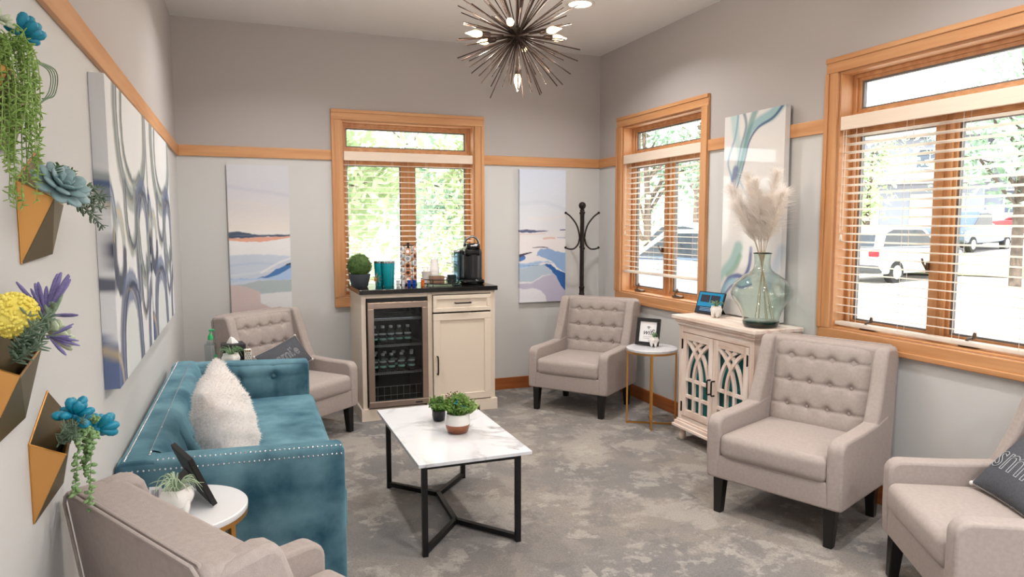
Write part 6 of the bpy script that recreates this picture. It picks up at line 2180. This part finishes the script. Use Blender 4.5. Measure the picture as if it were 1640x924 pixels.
def finger_cluster(parent, m, p, nd, R, n, seed):
    """stubby finger-like leaves fanning out round an axis"""
    ob = MB().sphere((0, 0, 0), R * 0.2, 8, 6).build('finger_succulent', m, parent, smooth=180)
    ob.location = p
    lm = fatleaf(m, 0.27, 0.27)
    rn = random.Random(seed)
    nd = Vector(nd).normalized()
    for k in range(n):
        d = (nd * 0.75 + Vector((rn.uniform(-1, 1), rn.uniform(-1, 1), rn.uniform(-1, 1)))).normalized()
        inst('leaf', lm, ob, M=dirM(d * R * 0.12, d, sc=R * rn.uniform(0.75, 1.1)))
    return ob
def vine(parent, m, pts, ls, step, seed, name='trailing_vine', bead=False):
    rn = random.Random(seed)
    q = [Vector(v) for v in smooth(pts, 10)]
    b = MB()
    b.tube([tuple(v) for v in q], 0.0010, 4)
    acc = 0
    for i in range(1, len(q)):
        seg = (q[i] - q[i - 1]).length
        acc += seg
        while acc > step:
            acc -= step
            p = q[i]
            for k in range(2 if not bead else 3):
                d = Vector((rn.gauss(0, 1), rn.gauss(0, 1), rn.gauss(-0.1, 0.6))).normalized()
                L_ = ls * rn.uniform(0.75, 1.25)
                if bead:
                    b.sphere((0, 0, 0.5), 0.5, 6, 5, (0.62, 0.62, 1), M=dirM(p, d, sc=L_))
                else:
                    b.sphere((0, 0, 0.5), 0.5, 5, 4, (0.42, 0.22, 1), M=dirM(p, d, sc=L_))
    return b.build(name, m, parent, smooth=180)
def sprig(parent, m, p0, p1, ls, n, seed, name='sprig', wx=0.3):
    """a stem with paired narrow leaves"""
    rn = random.Random(seed)
    p0, p1 = Vector(p0), Vector(p1)
    b = MB().tube([tuple(p0), tuple(p0.lerp(p1, 0.5) + Vector((0, 0, 0.004))), tuple(p1)], 0.0014, 4)
    ax = (p1 - p0).normalized()
    for k in range(n):
        p = p0.lerp(p1, 0.15 + 0.85 * k / n)
        for s_ in range(3):
            o = Vector((rn.gauss(0, 1), rn.gauss(0, 1), rn.gauss(0, 1)))
            o = (o - ax * o.dot(ax)).normalized()
            d = (ax * 0.8 + o).normalized()
            b.sphere((0, 0, 0.5), 0.5, 5, 4, (wx, 0.14, 1), M=dirM(p, d, sc=ls * rn.uniform(0.7, 1.2)))
    return b.build(name, m, parent, smooth=180)

def planter(label, y0, z0, w=0.34, out=0.062, hgt=0.168, back=0.075):
    """folded gold sheet pocket: left edge upright on the wall, front fold sticking out, point at lower left"""
    t = thing('wall_planter', label, 'wall planter', (XL, y0, z0), 0, 'gold geometric wall planters')
    x = 0.002
    Lf, Bt, F, R_, RB, T = (x, 0, 0), (x, 0.0, -hgt), (out, 0.018, -0.034), (x + 0.012, w, -0.040), (x + 0.010, w * 0.62, -hgt + 0.012), (x, w * 0.5, back)
    def sheet(name, pts, m='gold_brushed', th=0.0016):
        P = [Vector(p) for p in pts]
        nrm = (P[1] - P[0]).cross(P[2] - P[0]).normalized() * th
        n = len(P)
        vs = [tuple(p) for p in P] + [tuple(p + nrm) for p in P]
        fs = [tuple(range(n))[::-1], tuple(range(n, 2 * n))] + [(i, (i + 1) % n, n + (i + 1) % n, n + i) for i in range(n)]
        return MB().add(vs, fs).build(name, m, t)
    sheet('front_sheet', (Lf, Bt, F))
    sheet('side_sheet', (F, Bt, RB, R_), 'gold_shaded')
    sheet('back_sheet', (Lf, T, R_, RB, Bt), 'gold_shaded')
    for a, c in ((Lf, Bt), (Lf, F), (F, R_), (Lf, T)):
        MB().tube([a, c], 0.0022, 5).build('edge_rim', 'gold_metal', t)
    return t
def W_(t, x, y, z):
    return (x - t.location.x, y - t.location.y, z - t.location.z)

# upper planter, hung with trailing green strands
t = planter('gold wall planter at the top left hung with long trailing green strands', 1.445, 1.80)
finger_cluster(t, 'suc_teal', W_(t, -0.350, 1.512, 1.832), (0.5, 0.0, 0.8), 0.036, 14, 2)
rosette(t, 'pale_rosette', 'suc_white', W_(t, -0.37, 1.46, 1.845), (0.6, -0.3, 0.7), 0.03, ((8, 0.3, 1.0), (6, 0.8, 0.8)), 0.2, 0.1, 3)
rn = random.Random(9)
for k in range(30):
    yy = 1.43 + 0.13 * rn.random()
    xx = -0.385 + 0.055 * rn.random()
    top = 1.80 + rn.uniform(-0.01, 0.02)
    ln = rn.uniform(0.10, 0.27) if yy > 1.475 else rn.uniform(0.08, 0.22)
    pts = [(-0.37, 1.47 + 0.3 * (yy - 1.43), top), (xx, yy, top + 0.012), (xx + 0.004, yy + 0.004, top - ln * 0.4), (xx + rn.uniform(-.008, .008), yy + rn.uniform(-.012, .02), top - ln)]
    vine(t, 'vine_green', [W_(t, *p) for p in pts], 0.011, 0.0085, 100 + k)
for k in range(4):
    pts = [(-0.36, 1.52, 1.80), (-0.33, 1.60 + 0.02 * k, 1.795 + 0.004 * k), (-0.335, 1.63 + 0.015 * k, 1.76), (-0.35, 1.58 + 0.02 * k, 1.715 + 0.01 * k)]
    MB().tube([W_(t, *p) for p in smooth(pts, 8)], 0.0012, 4).build('curly_blade', 'spike_green', t, smooth=60)

# second planter: blue-green rosette
t = planter('gold wall planter with a blue-green rosette below the trailing strands', 1.705, 1.588)
rosette(t, 'echeveria', 'suc_blue', W_(t, -0.350, 1.745, 1.578), (0.62, -0.45, 0.70), 0.062, ((9, 0.10, 1.0), (8, 0.45, 0.92), (7, 0.80, 0.75), (5, 1.15, 0.55)), 0.30, 0.09, 4)
rosette(t, 'pale_rosette', 'suc_white', W_(t, -0.362, 1.90, 1.590), (0.6, -0.2, 0.8), 0.038, ((8, 0.4, 1.0), (6, 0.85, 0.85)), 0.24, 0.12, 5)
for k in range(9):
    e = (-0.33 + 0.02 * rn.random(), 2.00 + 0.13 * rn.random(), 1.57 + 0.05 * rn.random() - 0.01 * k % 3)
    sprig(t, 'sage', W_(t, -0.375, 1.86 + 0.02 * (k % 3), 1.575), W_(t, *e), 0.020, 9, 30 + k)
for k in range(6):
    sprig(t, 'herb_dark', W_(t, -0.37, 1.74 + 0.03 * k, 1.575), W_(t, -0.35, 1.735 + 0.035 * k, 1.625), 0.016, 7, 50 + k)

# third planter: yellow bloom, lavender spikes
t = planter('gold wall planter with a yellow bloom and lavender spikes cut by the left edge', 1.39, 1.275, 0.37)
bl = MB().sphere((0, 0, 0), 0.036, 14, 10).build('yellow_flower', 'yellow_bloom', t, smooth=180)
bl.location = W_(t, -0.366, 1.425, 1.345)
b = MB()
for k in range(420):
    d = Vector((rn.gauss(0, 1), rn.gauss(0, 1), rn.gauss(0, 1))).normalized()
    b.sphere(tuple(d * 0.0375), 0.0034, 5, 4)
tag(b.build('florets', 'yellow_bloom', bl, smooth=180), kind='stuff')
for k in range(16):
    c_ = (-0.350 + 0.045 * rn.random(), 1.35 + 0.13 * rn.random(), 1.330 + 0.035 * rn.random() - 0.035 * (k % 2))
    sprig(t, 'sage', W_(t, -0.375, 1.42 + 0.03 * rn.random(), 1.26), W_(t, *c_), 0.020, 8, 70 + k)
def spiky(p, nd, R, n, m, seed):
    ob = MB().sphere((0, 0, 0), R * 0.06, 6, 5).build('spiky_plant', m, t, smooth=180)
    ob.location = p
    rq = random.Random(seed)
    nd = Vector(nd).normalized()
    lm = fatleaf(m, 0.07, 0.05)
    for k in range(n):
        d = (nd * rq.uniform(0.6, 1.3) + Vector((rq.uniform(-1, 1), rq.uniform(-1, 1), rq.uniform(-1, 1))) * 0.8).normalized()
        inst('leaf', lm, ob, M=dirM((0, 0, 0), d, sc=R * rq.uniform(0.7, 1.1)))
    return ob
spiky(W_(t, -0.355, 1.585, 1.325), (0.1, 0.35, 0.9), 0.085, 16, 'lavender', 4)
spiky(W_(t, -0.355, 1.575, 1.300), (0.2, 0.5, 0.8), 0.080, 12, 'spike_green', 5)
spiky(W_(t, -0.338, 1.520, 1.292), (0.8, -0.1, -0.2), 0.055, 12, 'lavender', 6)
rosette(t, 'pale_echeveria', 'suc_white', W_(t, -0.348, 1.600, 1.278), (0.55, 0.35, 0.35), 0.042, ((8, 0.35, 1.0), (7, 0.75, 0.95), (5, 1.1, 0.8)), 0.30, 0.16, 8)

# fourth planter: teal finger succulents
t = planter('gold wall planter with bright teal finger succulents, lowest on the left wall', 1.675, 1.048, 0.34)
finger_cluster(t, 'suc_teal', W_(t, -0.352, 1.765, 1.078), (0.4, 0.1, 0.8), 0.040, 14, 5)
finger_cluster(t, 'suc_teal', W_(t, -0.330, 1.860, 1.020), (0.6, 0.6, 0.0), 0.046, 14, 6)
for k in range(11):
    sprig(t, 'sage', W_(t, -0.375, 1.70 + 0.01 * k, 1.03), W_(t, -0.365 + 0.045 * rn.random(), 1.66 + 0.12 * rn.random(), 1.045 + 0.05 * rn.random()), 0.016, 9, 90 + k, wx=0.2)
for k in range(7):
    e = (-0.345 + 0.03 * rn.random(), 1.72 + 0.13 * rn.random(), 1.01 + 0.05 * rn.random())
    vine(t, 'suc_green', [W_(t, -0.375, 1.76, 1.03), W_(t, (-0.375 + e[0]) / 2, (1.76 + e[1]) / 2, e[2] + 0.02), W_(t, *e)], 0.012, 0.009, 140 + k, 'bead_sprig', True)
for k, (yy, ln) in enumerate(((1.775, 0.165), (1.79, 0.06), (1.81, 0.10), (1.83, 0.075), (1.765, 0.13))):
    x0 = -0.330 - 0.006 * k
    vine(t, 'suc_green', [W_(t, -0.365, 1.76, 1.03), W_(t, x0, yy, 1.035), W_(t, x0 + 0.004, yy, 1.0), W_(t, x0 - 0.004, yy - 0.012, 1.03 - ln)], 0.012, 0.0085, 160 + k, 'bead_strand', True)
